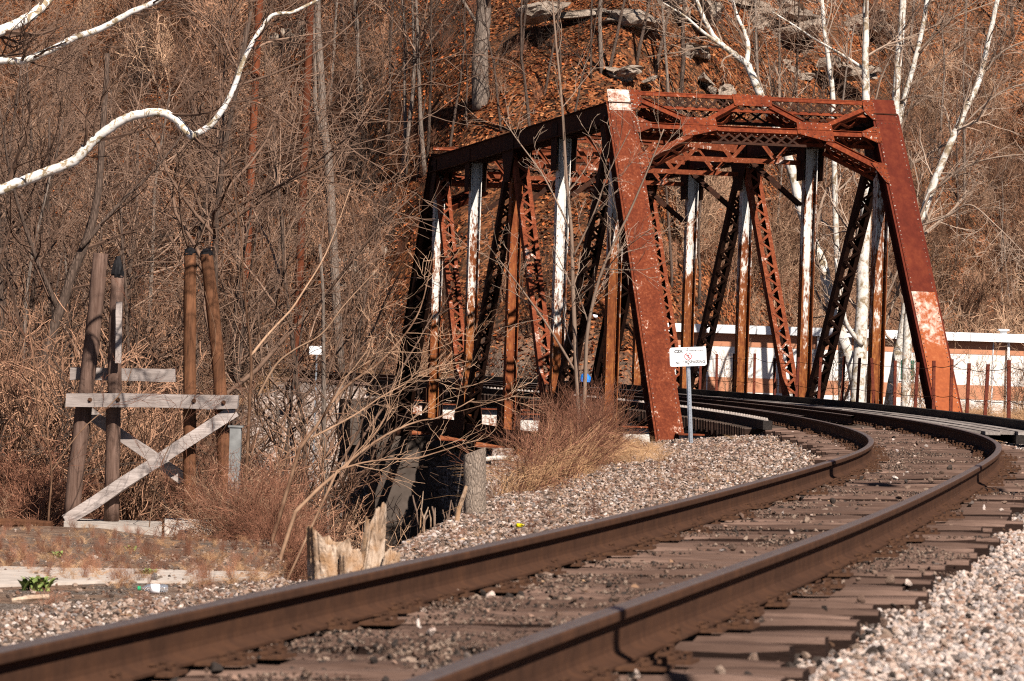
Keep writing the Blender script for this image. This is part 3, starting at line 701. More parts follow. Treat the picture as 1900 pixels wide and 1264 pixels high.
for far in (False, True):
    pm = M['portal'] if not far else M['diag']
    mb = MB(); Nn = PNO if not far else nrm(PNO * np.array([1, -1, 1]))
    xe = 3.05 if far else 2.4; A, B = pp3(-xe, 9.63, .002, far), pp3(xe, 9.63, .002, far)
    mb.beam(A, B, .12, .016, PAX if not far else PAX * np.array([1, -1, 1])); mb.beam(A - Nn * .06 + np.array([0, 0, .04]), B - Nn * .06 + np.array([0, 0, .04]), .1, .014, Nn)
    A2, B2 = pp3(-2.55, 9.30, -.05, far), pp3(2.55, 9.30, -.05, far); mb.beam(A2, B2, .08, .016, PAX if not far else PAX * np.array([1, -1, 1]))
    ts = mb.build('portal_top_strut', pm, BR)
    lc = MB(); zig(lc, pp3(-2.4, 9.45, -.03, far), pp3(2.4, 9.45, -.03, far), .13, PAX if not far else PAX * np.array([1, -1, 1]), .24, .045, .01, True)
    lc.build('lacing', M['rust_shade_steel'], ts, kind='stuff')
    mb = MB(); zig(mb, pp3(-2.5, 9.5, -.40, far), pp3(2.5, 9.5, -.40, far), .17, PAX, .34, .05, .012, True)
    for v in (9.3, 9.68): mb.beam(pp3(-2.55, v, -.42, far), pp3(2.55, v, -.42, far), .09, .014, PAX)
    mb.build('back_lattice', M['rust_shade_steel'], ts)
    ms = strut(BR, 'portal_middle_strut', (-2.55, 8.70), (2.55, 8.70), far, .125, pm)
    mb = MB(); zig(mb, pp3(-.85, 8.50, -.05, far), pp3(.85, 8.50, -.05, far), .12, PAX, .24, .045, .01, True); mb.beam(pp3(-1, 8.36, -.05, far), pp3(1, 8.36, -.05, far), .07, .014, PAX)
    mb.build('lacing', M['rust_shade_steel'], ms, kind='stuff')
    for q in (-1, 1):
        pw = M['portal_spot'] if q < 0 else pm
        strut(BR, 'portal_diagonal', (q * 2.35, 9.42), (q * 1.5, 8.92), far, .12, pm)
        strut(BR, 'portal_diagonal', (q * .36, 9.42), (q * .98, 8.97), far, .12, pm)
        strut(BR, 'knee_brace', (q * 1.45, 8.47), (q * 2.42, 7.80), far, .15, pw)
        plate(BR, [(q * 2.37, 9.70), (q * 2.6, 9.70), (q * 2.6, 9.12), (q * 2.53, 9.12), (q * 2.36, 9.36)], far, pm)
        plate(BR, [(q * .86, 8.97), (q * 1.60, 8.98), (q * 1.60, 8.44), (q * 1.42, 8.45), (q * .84, 8.64)], far, pm)
        plate(BR, [(q * 2.22, 8.77), (q * 2.5, 8.93), (q * 2.62, 8.93), (q * 2.62, 8.48), (q * 2.5, 8.48), (q * 2.22, 8.64)], far, M['portal'] if q > 0 else M['portal_spot'])
        plate(BR, [(q * 2.28, 7.90), (q * 2.60, 7.90), (q * 2.60, 7.30), (q * 2.52, 7.36)], far, pw)
    plate(BR, [(-.42, 9.70), (.42, 9.70), (.40, 9.38), (-.40, 9.38)], far, pm)
# interior sway frames and top laterals
for k in range(2, 5):
    y = PN * k; mt = M['diag']
    mb = MB()
    for z in (HT + .1, HT - .55): mb.box(-HWD + .25, HWD - .25, y - .12, y - .1, z - .05, z + .05); mb.box(-HWD + .25, HWD - .25, y + .1, y + .12, z - .05, z + .05)
    sw = mb.build('sway_strut', mt, BR)
    lc = MB()
    for e in (-.11, .11): zig(lc, (-HWD + .3, y + e, HT - .22), (HWD - .3, y + e, HT - .22), .30, (0, 0, 1), .5, .05, .012)
    zig(lc, (-HWD + .3, y, HT + .155), (HWD - .3, y, HT + .155), .1, (0, 1, 0), .25, .05, .012)
    lc.build('lacing', mt, sw, kind='stuff')
    for q in (-1, 1):
        mb = MB()
        mb.beam((q * (HWD - .2), y - .11, HT - 1.5), (q * (HWD - 1.35), y - .11, HT - .6), .09, .016, (1, 0, 1)); mb.beam((q * (HWD - .2), y + .11, HT - 1.5), (q * (HWD - 1.35), y + .11, HT - .6), .09, .016, (1, 0, 1))
        zig(mb, (q * (HWD - .2), y, HT - 1.5), (q * (HWD - 1.35), y, HT - .6), .1, (0, 1, 0), .24, .045, .01)
        mb.build('knee_brace', M['rust_shade_steel'], BR)
for k in range(1, 5):
    for q in (-1, 1):
        mb = MB(); A = np.array([-q * (HWD - .2), PN * k + .2, HT + .02 - .06 * q]); B = np.array([q * (HWD - .2), PN * (k + 1) - .2, HT + .02 - .06 * q])
        a = nrm(B - A); sd = np.cross((0, 0, 1), a)
        for e in (-1, 1): mb.beam(A + sd * e * .12, B + sd * e * .12, .08, .012, sd); mb.beam(A + sd * e * .155 , B + sd * e * .155, .012, .08, sd)
        zig(mb, A + np.array([0, 0, .01]), B + np.array([0, 0, .01]), .11, sd, .27, .045, .01)
        mb.build('top_lateral_brace', M['diag'], BR)

# abutments
def block(name, pts, z0, z1, mat, label, cat, parent=None):
    mb = MB(); p = np.asarray(pts, float); mb.poly([(a, b, (z0 + z1) / 2) for a, b in p], z1 - z0, (0, 0, 1))
    o = mb.build(name, mat, parent)
    if parent is None: tag(o, label, cat)
    return o
def tq(s0, s1, d0, d1): return [trk(s0, d0)[:2], trk(s0, d1)[:2], trk(s1, d1)[:2], trk(s1, d0)[:2]]
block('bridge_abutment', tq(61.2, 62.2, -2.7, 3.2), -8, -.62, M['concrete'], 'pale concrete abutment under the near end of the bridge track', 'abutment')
block('bridge_abutment', tq(112.2, 113.6, -2.2, 2.6), -2.0, -.62, M['shade_dark_stone'], 'concrete abutment under the far end of the bridge', 'abutment')
for sx in (-1, 1):
    for k, lab in ((0, 'near'), (6, 'far')):
        n_, t_ = np.array([math.cos(HD), -math.sin(HD)]), np.array([math.sin(HD), math.cos(HD)])
        c = np.array([BX, BY]) + n_ * sx * HWD + t_ * PN * k
        sq = [c + n_ * a * .75 + t_ * b * .75 for a, b in ((-1, -1), (1, -1), (1, 1), (-1, 1))]
        block('bridge_pier', sq, -8, HB - .5, M['shade_dark_stone'], 'concrete bearing pier under the %s %s foot of the truss' % (lab, 'left' if sx < 0 else 'right'), 'pier')
        mb = MB(); mb.box(sx * HWD - .3, sx * HWD + .3, PN * k - .35, PN * k + .35, HB - .5, HB - .26); mb.build('bearing', M['rust_shade_steel'], BR)

# ---------------------------------------------------------------- ballast, litter
def in_view(X, Y, Z=None, m=90):
    px = 950 + F_PX * X / np.maximum(Y, 1) ; return (Y > 6) & (px > -m) & (px < 1900 + m)
PAL = [(.64, .50, .43), (.40, .28, .215), (.23, .20, .19), (.72, .62, .56), (.34, .20, .14), (.50, .37, .30), (.07, .056, .05), (.60, .48, .41), (.42, .36, .34)]
M['stone'] = m_stone('ballast_stone', PAL)
M['stone_dirty'] = m_stone('oily_ballast_stone', [(.13, .085, .065), (.24, .16, .12), (.05, .04, .035), (.36, .26, .2), (.16, .10, .075), (.035, .03, .028)])
M['stone_brown'] = m_stone('brown_ballast_stone', [(.40, .285, .225), (.22, .135, .095), (.13, .10, .085), (.46, .36, .30), (.18, .09, .058), (.29, .19, .14), (.04, .03, .025), (.09, .065, .05), (.36, .26, .20)])
STB = [stone_mesh('brown_stone_%d' % k, M['stone_brown'], k + 60, .62 + .06 * k, 2) for k in range(5)]
ST = [stone_mesh('ballast_stone_%d' % k, M['stone'], k, .62 + .06 * k, 2) for k in range(6)]
SD = [stone_mesh('dirty_stone_%d' % k, M['stone_dirty'], k + 30, .6 + .06 * k, 2) for k in range(5)]
def ballast(n, s0, s1, dfun, name, tm, r0, r1, label, lift=.0):
    q = rng.uniform(0, 1, n); s = s0 * (s1 / s0) ** q
    d = dfun(n, s); p = trk(s, d); X, Y = p[:, 0], p[:, 1]
    k = in_view(X, Y); X, Y, s = X[k], Y[k], s[k]
    Z = ground_z(X, Y) + lift + rng.uniform(-.012, .02, len(X))
    sc = rng.uniform(r0, r1, len(X)) * np.interp(s, [14, 50], [1, 1.5])
    return scatter(name, np.stack([X, Y, Z], 1), rand_rot(len(X), .5), sc, rng.integers(0, len(tm), len(X)), tm, label, 'gravel')
EDGE = lambda s: np.interp(s, [12, 22, 30, 38, 60], [4.6, 4.4, 4.8, 5.2, 5.1])
ballast(130000, 9, 62, lambda n, s: -1.25 - rng.uniform(0, 1, n) * (EDGE(s) - 1.1), 'ballast_gravel', ST[:2] + STB, .007, .029, 'pinkish crushed stone ballast spread left of the track')
ballast(130000, 7, 57, lambda n, s: 1.22 + rng.uniform(0, 1, n) ** 1.15 * 2.4, 'ballast_gravel', ST, .008, .030, 'pale pink crushed stone ballast piled right of the tie ends')
ballast(13000, 8, 61, lambda n, s: -.72 + np.abs(rng.normal(0, 1, n)) * np.interp(s, [14, 20, 30], [.9, .6, .38]), 'trackbed_gravel', SD, .010, .034, 'dark oily gravel and dirt between the rails', .03)
ballast(15000, 8, 61, lambda n, s: rng.uniform(-1.3, 1.35, n), 'trackbed_gravel', SD, .010, .028, 'small brown stones in the gaps between ties', .015)
ballast(420, 8, 61, lambda n, s: rng.uniform(-1.2, 1.3, n), 'loose_stones', SD + ST[:2], .012, .032, 'scattered pale stones lying on the ties', .085)
ballast(12000, 14, 75, lambda n, s: -2.4 - np.abs(rng.normal(0, 4.5, n)), 'pad_gravel', STB, .008, .028, 'sparse small stones on the flat ground near the trestle', 0)

n = 44000; s_ = 9 * (60 / 9) ** rng.uniform(0, 1, n); d_ = rng.uniform(-1.25, 1.4, n); p = trk(s_, d_, -.2)
k = in_view(p[:, 0], p[:, 1]) & (vnoise(p[:, 0], p[:, 1], .5, 41) + .6 * vnoise(p[:, 0], p[:, 1], 1.6, 42) > .05 + .12 * (d_ > -.2) + .1 * (np.abs(d_) > .8)); p = p[k]; p[:, 2] += .003
scatter('track_grit', p, rand_rot(len(p), .6), rng.uniform(.003, .011, len(p)) * np.interp(p[:, 1], [12, 45], [1, 1.5]), rng.integers(0, len(SD), len(p)), SD, 'brown grit and fine debris lying over the ties', 'gravel')

def leaf_mesh(k, mat):
    rs = np.random.default_rng(k); c = rs.uniform(.15, .5)
    v = [(-1, 0, 0), (-.35, -.55, c * .7), (.45, -.5, c), (1.05, 0, c * .3), (.45, .5, c), (-.35, .55, c * .7), (-.3, 0, 0), (.4, 0, .05)]
    mb = MB(); mb.add(v, [np.array([[0, 1, 6]]), np.array([[1, 2, 7, 6]]), np.array([[2, 3, 7]]), np.array([[3, 4, 7]]), np.array([[4, 5, 6, 7]]), np.array([[5, 0, 6]])]); return mb.mesh('leaf_%d' % k, mat)
t = NT('dead_leaf'); oi = t.new('ShaderNodeObjectInfo')
M['leaf'] = t.out(t.ramp(oi.outputs['Random'], [(0., (.06, .018, .009)), (.3, (.22, .058, .02)), (.55, (.38, .11, .034)), (.75, (.13, .04, .018)), (.92, (.44, .19, .08))], 'CONSTANT'), .75)
LF = [leaf_mesh(k, M['leaf']) for k in range(4)]
t = NT('tan_leaf'); oi = t.new('ShaderNodeObjectInfo'); M['leaf_tan'] = t.out(t.ramp(oi.outputs['Random'], [(0., (.08, .045, .028)), (.35, (.22, .13, .08)), (.7, (.36, .23, .14))], 'CONSTANT'), .8)
LF2 = [leaf_mesh(k + 9, M['leaf_tan']) for k in range(4)]
n = 110000; Y = rng.uniform(122, 178, n); px = rng.uniform(-60, 1960, n); X = (px - 950) / F_PX * Y
k = (Y - np.interp(X, HX, HY) > -3) & (vnoise(X, Y, 2.4, 31) + .5 * vnoise(X, Y, .8, 32) > -.22); X, Y = X[k], Y[k]; Z = ground_z(X, Y) + .03
scatter('leaf_litter', np.stack([X, Y, Z], 1), np.stack([rng.normal(.35, .5, len(X)), rng.normal(0, .5, len(X)), rng.uniform(0, 6.28, len(X))], 1), rng.uniform(.04, .10, len(X)), rng.integers(0, 4, len(X)), LF, 'orange brown dead leaves covering the hillside', 'leaves')
n = 2200; s_ = rng.uniform(12, 60, n); p = trk(s_, rng.normal(-1.2, 2.0, n)); k = in_view(p[:, 0], p[:, 1]); p = p[k]
scatter('leaf_litter', np.stack([p[:, 0], p[:, 1], ground_z(p[:, 0], p[:, 1]) + .055], 1), rand_rot(len(p), .4), rng.uniform(.010, .024, len(p)), rng.integers(0, 4, len(p)), LF2, 'bits of dead leaf blown among the ties', 'leaves')

# ---------------------------------------------------------------- branching plants
def rdir(d, ang, rs):
    a = nrm(np.cross(d, rs.normal(size=3))); return nrm(d * math.cos(ang) + a * math.sin(ang))
SIDES = (7, 5, 3, 3, 3)
def grow(mbs, rs, p, d, L, r, lev, cfg, col=None):
    n = cfg['seg'][lev]; pts = [np.asarray(p, float)]; d = nrm(d)
    for i in range(n):
        d = nrm(d + rs.normal(0, cfg['gn'][lev], 3) + np.array([0, 0, cfg['up'][lev]]))
        pts.append(pts[-1] + d * L / n)
    pts = np.array(pts); rad = r * np.linspace(1, cfg['tap'][lev], n + 1)
    mbs[min(lev, len(mbs) - 1)].tube(pts, rad, cfg.get('sides', SIDES)[lev], cap=(lev == 0))
    if lev + 1 < len(cfg['seg']):
        for c in range(int(cfg['nch'][lev] * rs.uniform(.7, 1.3) + .5)):
            t = rs.uniform(cfg['t0'][lev], .98); i = min(int(t * n), n - 1); f = t * n - i
            q = pts[i] * (1 - f) + pts[i + 1] * f; dd = nrm(pts[i + 1] - pts[i])
            grow(mbs, rs, q, rdir(dd, rs.uniform(*cfg['ang'][lev]), rs), L * rs.uniform(*cfg['len'][lev]) * (1.15 - .5 * t), max(rad[i] * rs.uniform(.4, .65), cfg['rmin']), lev + 1, cfg)
TREE = dict(seg=(9, 6, 5, 3), gn=(.07, .16, .22, .25), up=(.03, .06, .03, .02), tap=(.3, .3, .4, .5), nch=(13, 7, 5), t0=(.22, .2, .15), ang=((.5, 1.1), (.4, 1.0), (.4, 1.0)), len=((.3, .55), (.35, .6), (.35, .6)), rmin=.006)
SHRUB = dict(seg=(6, 5, 3), gn=(.16, .22, .25), up=(.05, .05, .03), tap=(.35, .45, .6), nch=(7, 4), t0=(.15, .15), ang=((.3, .9), (.4, 1.0)), len=((.35, .65), (.3, .6)), rmin=.0095, sides=(4, 3, 3))
THIN = dict(seg=(5, 3), gn=(.12, .2), up=(.06, .05), tap=(.35, .5), nch=(6,), t0=(.25,), ang=((.25, .7),), len=((.25, .5),), rmin=.0025, sides=(3, 3))
M['twig_grey'] = m_twig('grey_brown_twigs', (.50, .275, .17), (.026, .012, .008))  # wide bright-to-dark spread stands in for sunlit and shaded twigs
M['twig_tan'] = m_twig('tan_twigs', (.53, .335, .215), (.10, .053, .032))
M['twig_red'] = m_twig('red_brown_stems', (.38, .18, .112), (.09, .036, .022))
M['twig_dark'] = m_twig('dark_twigs', (.085, .058, .045), (.04, .028, .022))
M['twig_pale'] = m_twig('pale_twigs', (.46, .35, .27), (.24, .165, .12))
M['branch'] = m_twig('brown_branches', (.29, .185, .13), (.09, .053, .037))
M['sap_bark'] = m_twig('sapling_bark', (.27, .19, .14), (.14, .09, .065))
M['grass'] = m_twig('dry_grass', (.52, .32, .175), (.30, .165, .085))
M['bark'] = m_bark('grey_brown_bark', (.04, .027, .021), (.19, .13, .10))
M['bark_pale'] = m_bark('pale_bark', (.10, .075, .06), (.34, .265, .215))
M['syc'] = m_sycamore('sycamore_bark'); M['syc_bright'] = m_sycamore('white_sycamore_bark', True)
def shrub_mesh(name, seed, mat, nst, H, r, spread, cfg):
    rs = np.random.default_rng(seed); mb = MB()
    for k in range(nst):
        a = rs.uniform(0, 6.28); b = abs(rs.normal(0, spread)); q = np.array([rs.normal(0, .18), rs.normal(0, .18), -.1]) * H * .35
        q[2] = -.1
        grow([mb], rs, q, (math.cos(a) * math.sin(b), math.sin(a) * math.sin(b), math.cos(b)), H * rs.uniform(.6, 1.1), r * rs.uniform(.6, 1.1), 0, cfg)
    return mb.mesh(name, mat)
def grass_mesh(name, seed, mat, nb, H, lean):
    rs = np.random.default_rng(seed); mb = MB()
    for k in range(nb):
        a = rs.uniform(0, 6.28); L = H * rs.uniform(.5, 1.15); o = np.array([math.cos(a), math.sin(a), 0]); b = rs.uniform(.05, .55); t = np.linspace(0, 1, 5)
        P = np.stack([rs.normal(0, .10) + o[0] * L * (b * t + lean * t ** 2.2), rs.normal(0, .10) + o[1] * L * (b * t + lean * t ** 2.2), L * (t * .95 - lean * .6 * t ** 2.5)], 1)
        mb.tube(P, np.array([.0045, .004, .0035, .0025, .001]), 3, cap=False)
    return mb.mesh(name, mat)
T_GREY = [shrub_mesh('grey_shrub_%d' % k, 100 + k, M['twig_grey'], 7, 3.6, .028, .45, SHRUB) for k in range(4)]
T_TAN = [shrub_mesh('tan_shrub_%d' % k, 120 + k, M['twig_tan'], 6, 3.4, .022, .5, SHRUB) for k in range(3)]
T_RED = [shrub_mesh('red_weed_%d' % k, 140 + k, M['twig_red'], 38, 1.4, .0065, .32, THIN) for k in range(3)]
TANG = dict(seg=(6, 4, 3), gn=(.28, .3, .3), up=(.02, .02, .02), tap=(.4, .5, .6), nch=(6, 3), t0=(.1, .15), ang=((.3, 1.1), (.4, 1.1)), len=((.3, .6), (.3, .6)), rmin=.0035, sides=(3, 3, 3))
T_TANG = [shrub_mesh('red_tangle_%d' % k, 150 + k, M['twig_red'], 15, 1.5, .008, .75, TANG) for k in range(3)] + [shrub_mesh('tan_tangle', 155, M['twig_tan'], 12, 1.6, .008, .75, TANG)]
T_DARK = [shrub_mesh('dark_shrub_%d' % k, 160 + k, M['twig_dark'], 7, 3.0, .02, .5, SHRUB) for k in range(2)]
T_GRASS = [grass_mesh('grass_tuft_%d' % k, 180 + k, M['grass'], 46, 1.1, .3 + .25 * k) for k in range(3)]
def zone(name, n, px, Yr, tm, sr_, label, cat='brush', tilt=.12, sink=0., ok=None, biasY=1.):
    x = rng.uniform(px[0], px[1], n); Y = Yr[0] + (Yr[1] - Yr[0]) * rng.uniform(0, 1, n) ** biasY; X = (x - 950) / F_PX * Y
    d, s = track_ds(X, Y)
    k = (np.abs(d) > 3.0)
    k &= ~((s > 58) & (s < 116) & (np.abs(d) < 4.6))
    if ok is not None: k &= ok(X, Y, d, s)
    X, Y = X[k], Y[k]; Z = ground_z(X, Y) - sink
    return scatter(name, np.stack([X, Y, Z], 1), rand_rot(len(X), tilt), rng.uniform(sr_[0], sr_[1], len(X)), rng.integers(0, len(tm), len(X)), tm, label, cat)
beyond = lambda X, Y, d, s: (d > 3.5) | (s < 116) | (d < -3.5)
zone('hillside_brush', 900, (-120, 700), (78, 188), T_GREY + T_TAN[:1] + T_DARK, (.55, 1.35), 'dense tangle of bare grey brown twigs on the left hillside', ok=beyond)
zone('hillside_brush', 190, (660, 1300), (124, 168), T_DARK[:1] + T_GREY[:2] + T_RED[:2], (.3, .75), 'sparse dark brush among the leaves above the bridge', ok=lambda X, Y, d, s: ~((X / Y * F_PX + 950 > 1020) & (hill_h(X, Y) > 8.2)))
zone('hillside_brush', 620, (1240, 2020), (134, 178), T_TAN + T_GREY[:2] + T_RED[:1], (.45, 1.15), 'tan tangled brush covering the right hillside above the building', ok=lambda X, Y, d, s: ~((X / Y * F_PX + 950 < 1640) & (hill_h(X, Y) > 8.2)))
zone('creek_brush', 40, (420, 830), (76, 118), T_DARK + T_GREY[:1], (.5, 1.1), 'bare brush in the creek bed left of the bridge')
zone('red_brush', 460, (400, 640), (44, 78), T_TANG + T_RED[:1], (.4, 1.1), 'reddish brown tangled brush right of the trestle', tilt=.35, ok=lambda X, Y, d, s: (d < -5.2) & (X / Y < -.051) & (X / Y > -.078 + .0009 * (74 - Y)))
zone('red_brush', 150, (-30, 440), (70.6, 84), T_TANG, (.5, 1.3), 'reddish tangled weeds behind the trestle posts', tilt=.35)
zone('red_brush', 26, (405, 480), (59, 65.5), T_TANG, (.6, 1.1), 'red brown tangle in front of the grey utility box', tilt=.35)
zone('vine_tangle', 60, (230, 450), (66.8, 69.8), T_TANG, (.35, 1.1), 'thin dry vines tangled around the foot of the trestle', tilt=.5)
s_ = rng.uniform(66, 110, 90); p = trk(s_, rng.uniform(-5, 5, 90)); 
scatter('creek_brush', np.stack([p[:, 0], p[:, 1], ground_z(p[:, 0], p[:, 1]) - .2], 1), rand_rot(90, .2), rng.uniform(.4, .8, 90), rng.integers(0, 2, 90), T_DARK, 'added dark brush standing for shade in the creek bed under the bridge', 'brush')  # dark twigs added to blacken the shaded space under the deck
zone('dark_brush', 80, (560, 1000), (36, 72), T_DARK, (.5, 1.0), 'dark bare brush in the shaded gully', ok=lambda X, Y, d, s: (d < -6.3) & (X / Y > -.05), sink=.3)  # twig colour carries the darkness of the gully's shade
def bank(name, n, sr0, sr1, d0, d1, tm, sc, label, cat, tilt=.15):
    s = rng.uniform(sr0, sr1, n); d = rng.uniform(d0, d1, n); p = trk(s, d); Z = ground_z(p[:, 0], p[:, 1])
    return scatter(name, np.stack([p[:, 0], p[:, 1], Z], 1), rand_rot(n, tilt), rng.uniform(*sc, n), rng.integers(0, len(tm), n), tm, label, cat)
bank('dry_grass', 170, 38, 60, -6.0, -4.4, T_GRASS, (.25, .85), 'tall straw coloured dry grass on the bank below the end post', 'grass', .4)
bank('red_brush', 210, 38, 61, -6.5, -4.4, T_RED + T_TANG[:3], (.3, .95), 'reddish bare weeds standing in the dry grass by the end post', 'brush', .2)
bank('shoulder_weeds', 150, 18, 60, -5.2, -2.0, T_GRASS + T_TANG, (.04, .14), 'small dry weeds growing through the left ballast', 'weeds', .4)
bank('dry_grass', 150, 50, 61.5, -5.0, -3.4, T_GRASS, (.12, .35), 'low dry grass at the ballast edge by the sign', 'grass', .3)
zone('dry_grass', 700, (-40, 600), (28, 72), T_GRASS + T_RED, (.05, .16), 'short dry weeds on the flat ground before the trestle', 'grass', ok=lambda X, Y, d, s: d < -3.4)
zone('building_brush', 18, (1290, 1960), (113, 122), T_TANG[3:] + T_TAN, (.5, .95), 'thin bare brush in front of the long building', ok=lambda X, Y, d, s: d > 6)
zone('dry_grass', 260, (1700, 1960), (98, 122), T_GRASS, (.5, 1.0), 'dry grass behind the walkway railing', 'grass', ok=lambda X, Y, d, s: d > 5)
zone('dry_grass', 220, (420, 800), (112, 132), T_GRASS, (.5, 1.1), 'tan grass beside the far track', 'grass')

# ---------------------------------------------------------------- trees
def ground_hit(px, py, y0=118, y1=185):
    Ys = np.linspace(y0, y1, 300); P = np.array([at(px, py, y) for y in Ys]); g = ground_z(P[:, 0], P[:, 1])
    i = np.argmax(P[:, 2] < g); return np.array([P[i, 0], P[i, 1], g[i]])
def tree_template(name, seed, bark, twig, H, r, cfg):
    rs = np.random.default_rng(seed); a, b = MB(), MB()
    grow([a, b], rs, (0, 0, -.4), (rs.normal(0, .06), rs.normal(0, .06), 1), H, r, 0, cfg)
    root = empty(name, (0, 0, 0)); a.build('trunk', bark, root, smooth=True); b.build('branches', twig, root, smooth=True)
    return root
TREE['rmin'] = .011; TREE['nch'] = (12, 6, 4)
TALL = dict(TREE, t0=(.35, .2, .15), gn=(.05, .16, .22, .25), nch=(9, 4, 2))
VAR = {'grey': [tree_template('bare_tree', 300 + k, M['bark'], M['branch'], 10 + 1.2 * k, .085 + .013 * k, TREE) for k in range(4)],
       'pale': [tree_template('bare_tree', 320 + k, M['bark_pale'], M['branch'], 9 + 1.5 * k, .085 + .015 * k, TALL) for k in range(3)],
       'dark': [tree_template('bare_tree', 340 + k, M['bark'], M['twig_dark'], 8 + 1.5 * k, .075 + .012 * k, TALL) for k in range(3)]}
USED = set()
def put_tree(kind, P, scale, label, group, rz=None, lean=(0, 0)):
    v = R.randrange(len(VAR[kind])); src = VAR[kind][v]
    o = copy_tree(src)
    o.location = P; o.scale = (scale,) * 3; o.rotation_euler = (lean[0], lean[1], R.uniform(0, 6.28) if rz is None else rz)
    return tag(o, label, 'tree', group)
GRP = {'l': ('bare grey tree in the dense woods left of the bridge', 'bare trees left of the bridge'),
       'c': ('thin dark bare tree on the leafy slope above the bridge', 'thin trees on the leafy slope'),
       'p': ('slender pale trunked bare tree on the leafy slope', 'pale slender trees on the slope'),
       'r': ('slender bare tree on the hillside above the long building', 'bare trees above the building')}
for k in range(46):
    x = R.uniform(-90, 640); Y = R.uniform(84, 150); X = (x - 950) / F_PX * Y
    d, s = track_ds([X], [Y])
    if abs(d[0]) < 4: continue
    kd = 'grey' if R.random() < .6 else ('dark' if R.random() < .5 else 'pale')
    wh = 'at the left edge' if x < 110 else ('behind the left trestle posts' if x < 260 else ('behind the right trestle posts' if x < 420 else 'between the trestle and the truss'))
    put_tree(kd, (X, Y, gz(X, Y)), R.uniform(.75, 1.25), '%s bare tree %s in the woods %s' % ({'grey': 'broad grey', 'dark': 'slim dark', 'pale': 'slim pale'}[kd], 'near the creek' if Y < 105 else ('halfway back' if Y < 130 else 'far back'), wh), GRP['l'][1])
for x, y in ((655, 190), (700, 175), (722, 285), (772, 335), (792, 300), (835, 285), (868, 240), (930, 250), (985, 265), (1010, 180), (1040, 130), (1060, 240), (1098, 150), (1128, 140), (1180, 120), (1215, 140), (965, 120)):
    put_tree('dark', ground_hit(x, y), R.uniform(.5, .85), 'thin dark bare tree on the leafy slope %s' % ('high left of the thick trunk' if x < 880 and y < 250 else ('just above the far top chord' if x < 880 else ('right of the thick trunk' if x < 1050 else 'above the portal left corner'))), GRP['c'][1], lean=(R.uniform(-.08, .08), R.uniform(-.1, .1)))
for x, y in ((680, 262), (748, 330), (752, 325), (603, 268), (655, 330), (1118, 135), (790, 320)):
    put_tree('pale', ground_hit(x, y), R.uniform(.8, 1.15), {680: 'pale crooked trunk upslope left of the truss top chord', 748: 'straight pale trunk in the middle of the leafy slope', 752: 'pale trunk leaning beside the straight pale trunk', 603: 'pale trunk close behind the rusty pole', 655: 'slender pale tree downslope left of the truss', 1118: 'pale slender tree right above the portal left corner', 790: 'pale slender tree over the far end of the top chord'}[x], GRP['p'][1], lean=(R.uniform(-.05, .05), R.uniform(-.06, .06)))
for k in range(40):
    x, y = R.uniform(1240, 1960), R.uniform(40, 600)
    if x < 1620 and y < 190: continue
    kd = R.choice(['pale', 'pale', 'grey', 'dark'])
    wh = 'above the portal left half' if x < 1400 else ('above the portal right half' if x < 1640 else ('right of the portal' if x < 1780 else 'near the right edge'))
    put_tree(kd, ground_hit(x, y, 130, 190), R.uniform(.45, .95), '%s bare tree rooted %s on the hillside %s' % ({'grey': 'broad grey', 'dark': 'slim dark', 'pale': 'slim pale'}[kd], 'low' if y > 420 else ('midway' if y > 220 else 'high'), wh), GRP['r'][1], lean=(R.uniform(-.08, .08), R.uniform(-.1, .1)))
for v in VAR.values():
    for o in v:
        for c in list(o.children): bpy.data.objects.remove(c)
        bpy.data.objects.remove(o)

NEAR = dict(seg=(5, 4, 3), gn=(.13, .17, .2), up=(.06, .05, .04), tap=(.4, .4, .5), nch=(3, 2), t0=(.2, .2), ang=((.3, .75), (.35, .8)), len=((.4, .7), (.4, .7)), rmin=.0038, sides=(4, 3, 3))
TW = dict(seg=(5, 4, 3), gn=(.16, .2, .25), up=(.05, .04, .03), tap=(.4, .4, .5), nch=(4, 3), t0=(.2, .2), ang=((.35, .9), (.4, .9)), len=((.4, .7), (.4, .7)), rmin=.006, sides=(4, 3, 3))
def smooth_path(P, n=6):
    P = np.asarray(P, float)
    if len(P) < 3: return P
    out = []; Q = np.concatenate([[2 * P[0] - P[1]], P, [2 * P[-1] - P[-2]]])
    for i in range(1, len(Q) - 2):
        for t in np.linspace(0, 1, n, endpoint=False):
            a, b, c, d = Q[i - 1], Q[i], Q[i + 1], Q[i + 2]
            out.append(.5 * (2 * b + (c - a) * t + (2 * a - 5 * b + 4 * c - d) * t ** 2 + (3 * b - a - 3 * c + d) * t ** 3))
    out.append(P[-1]); return np.array(out)
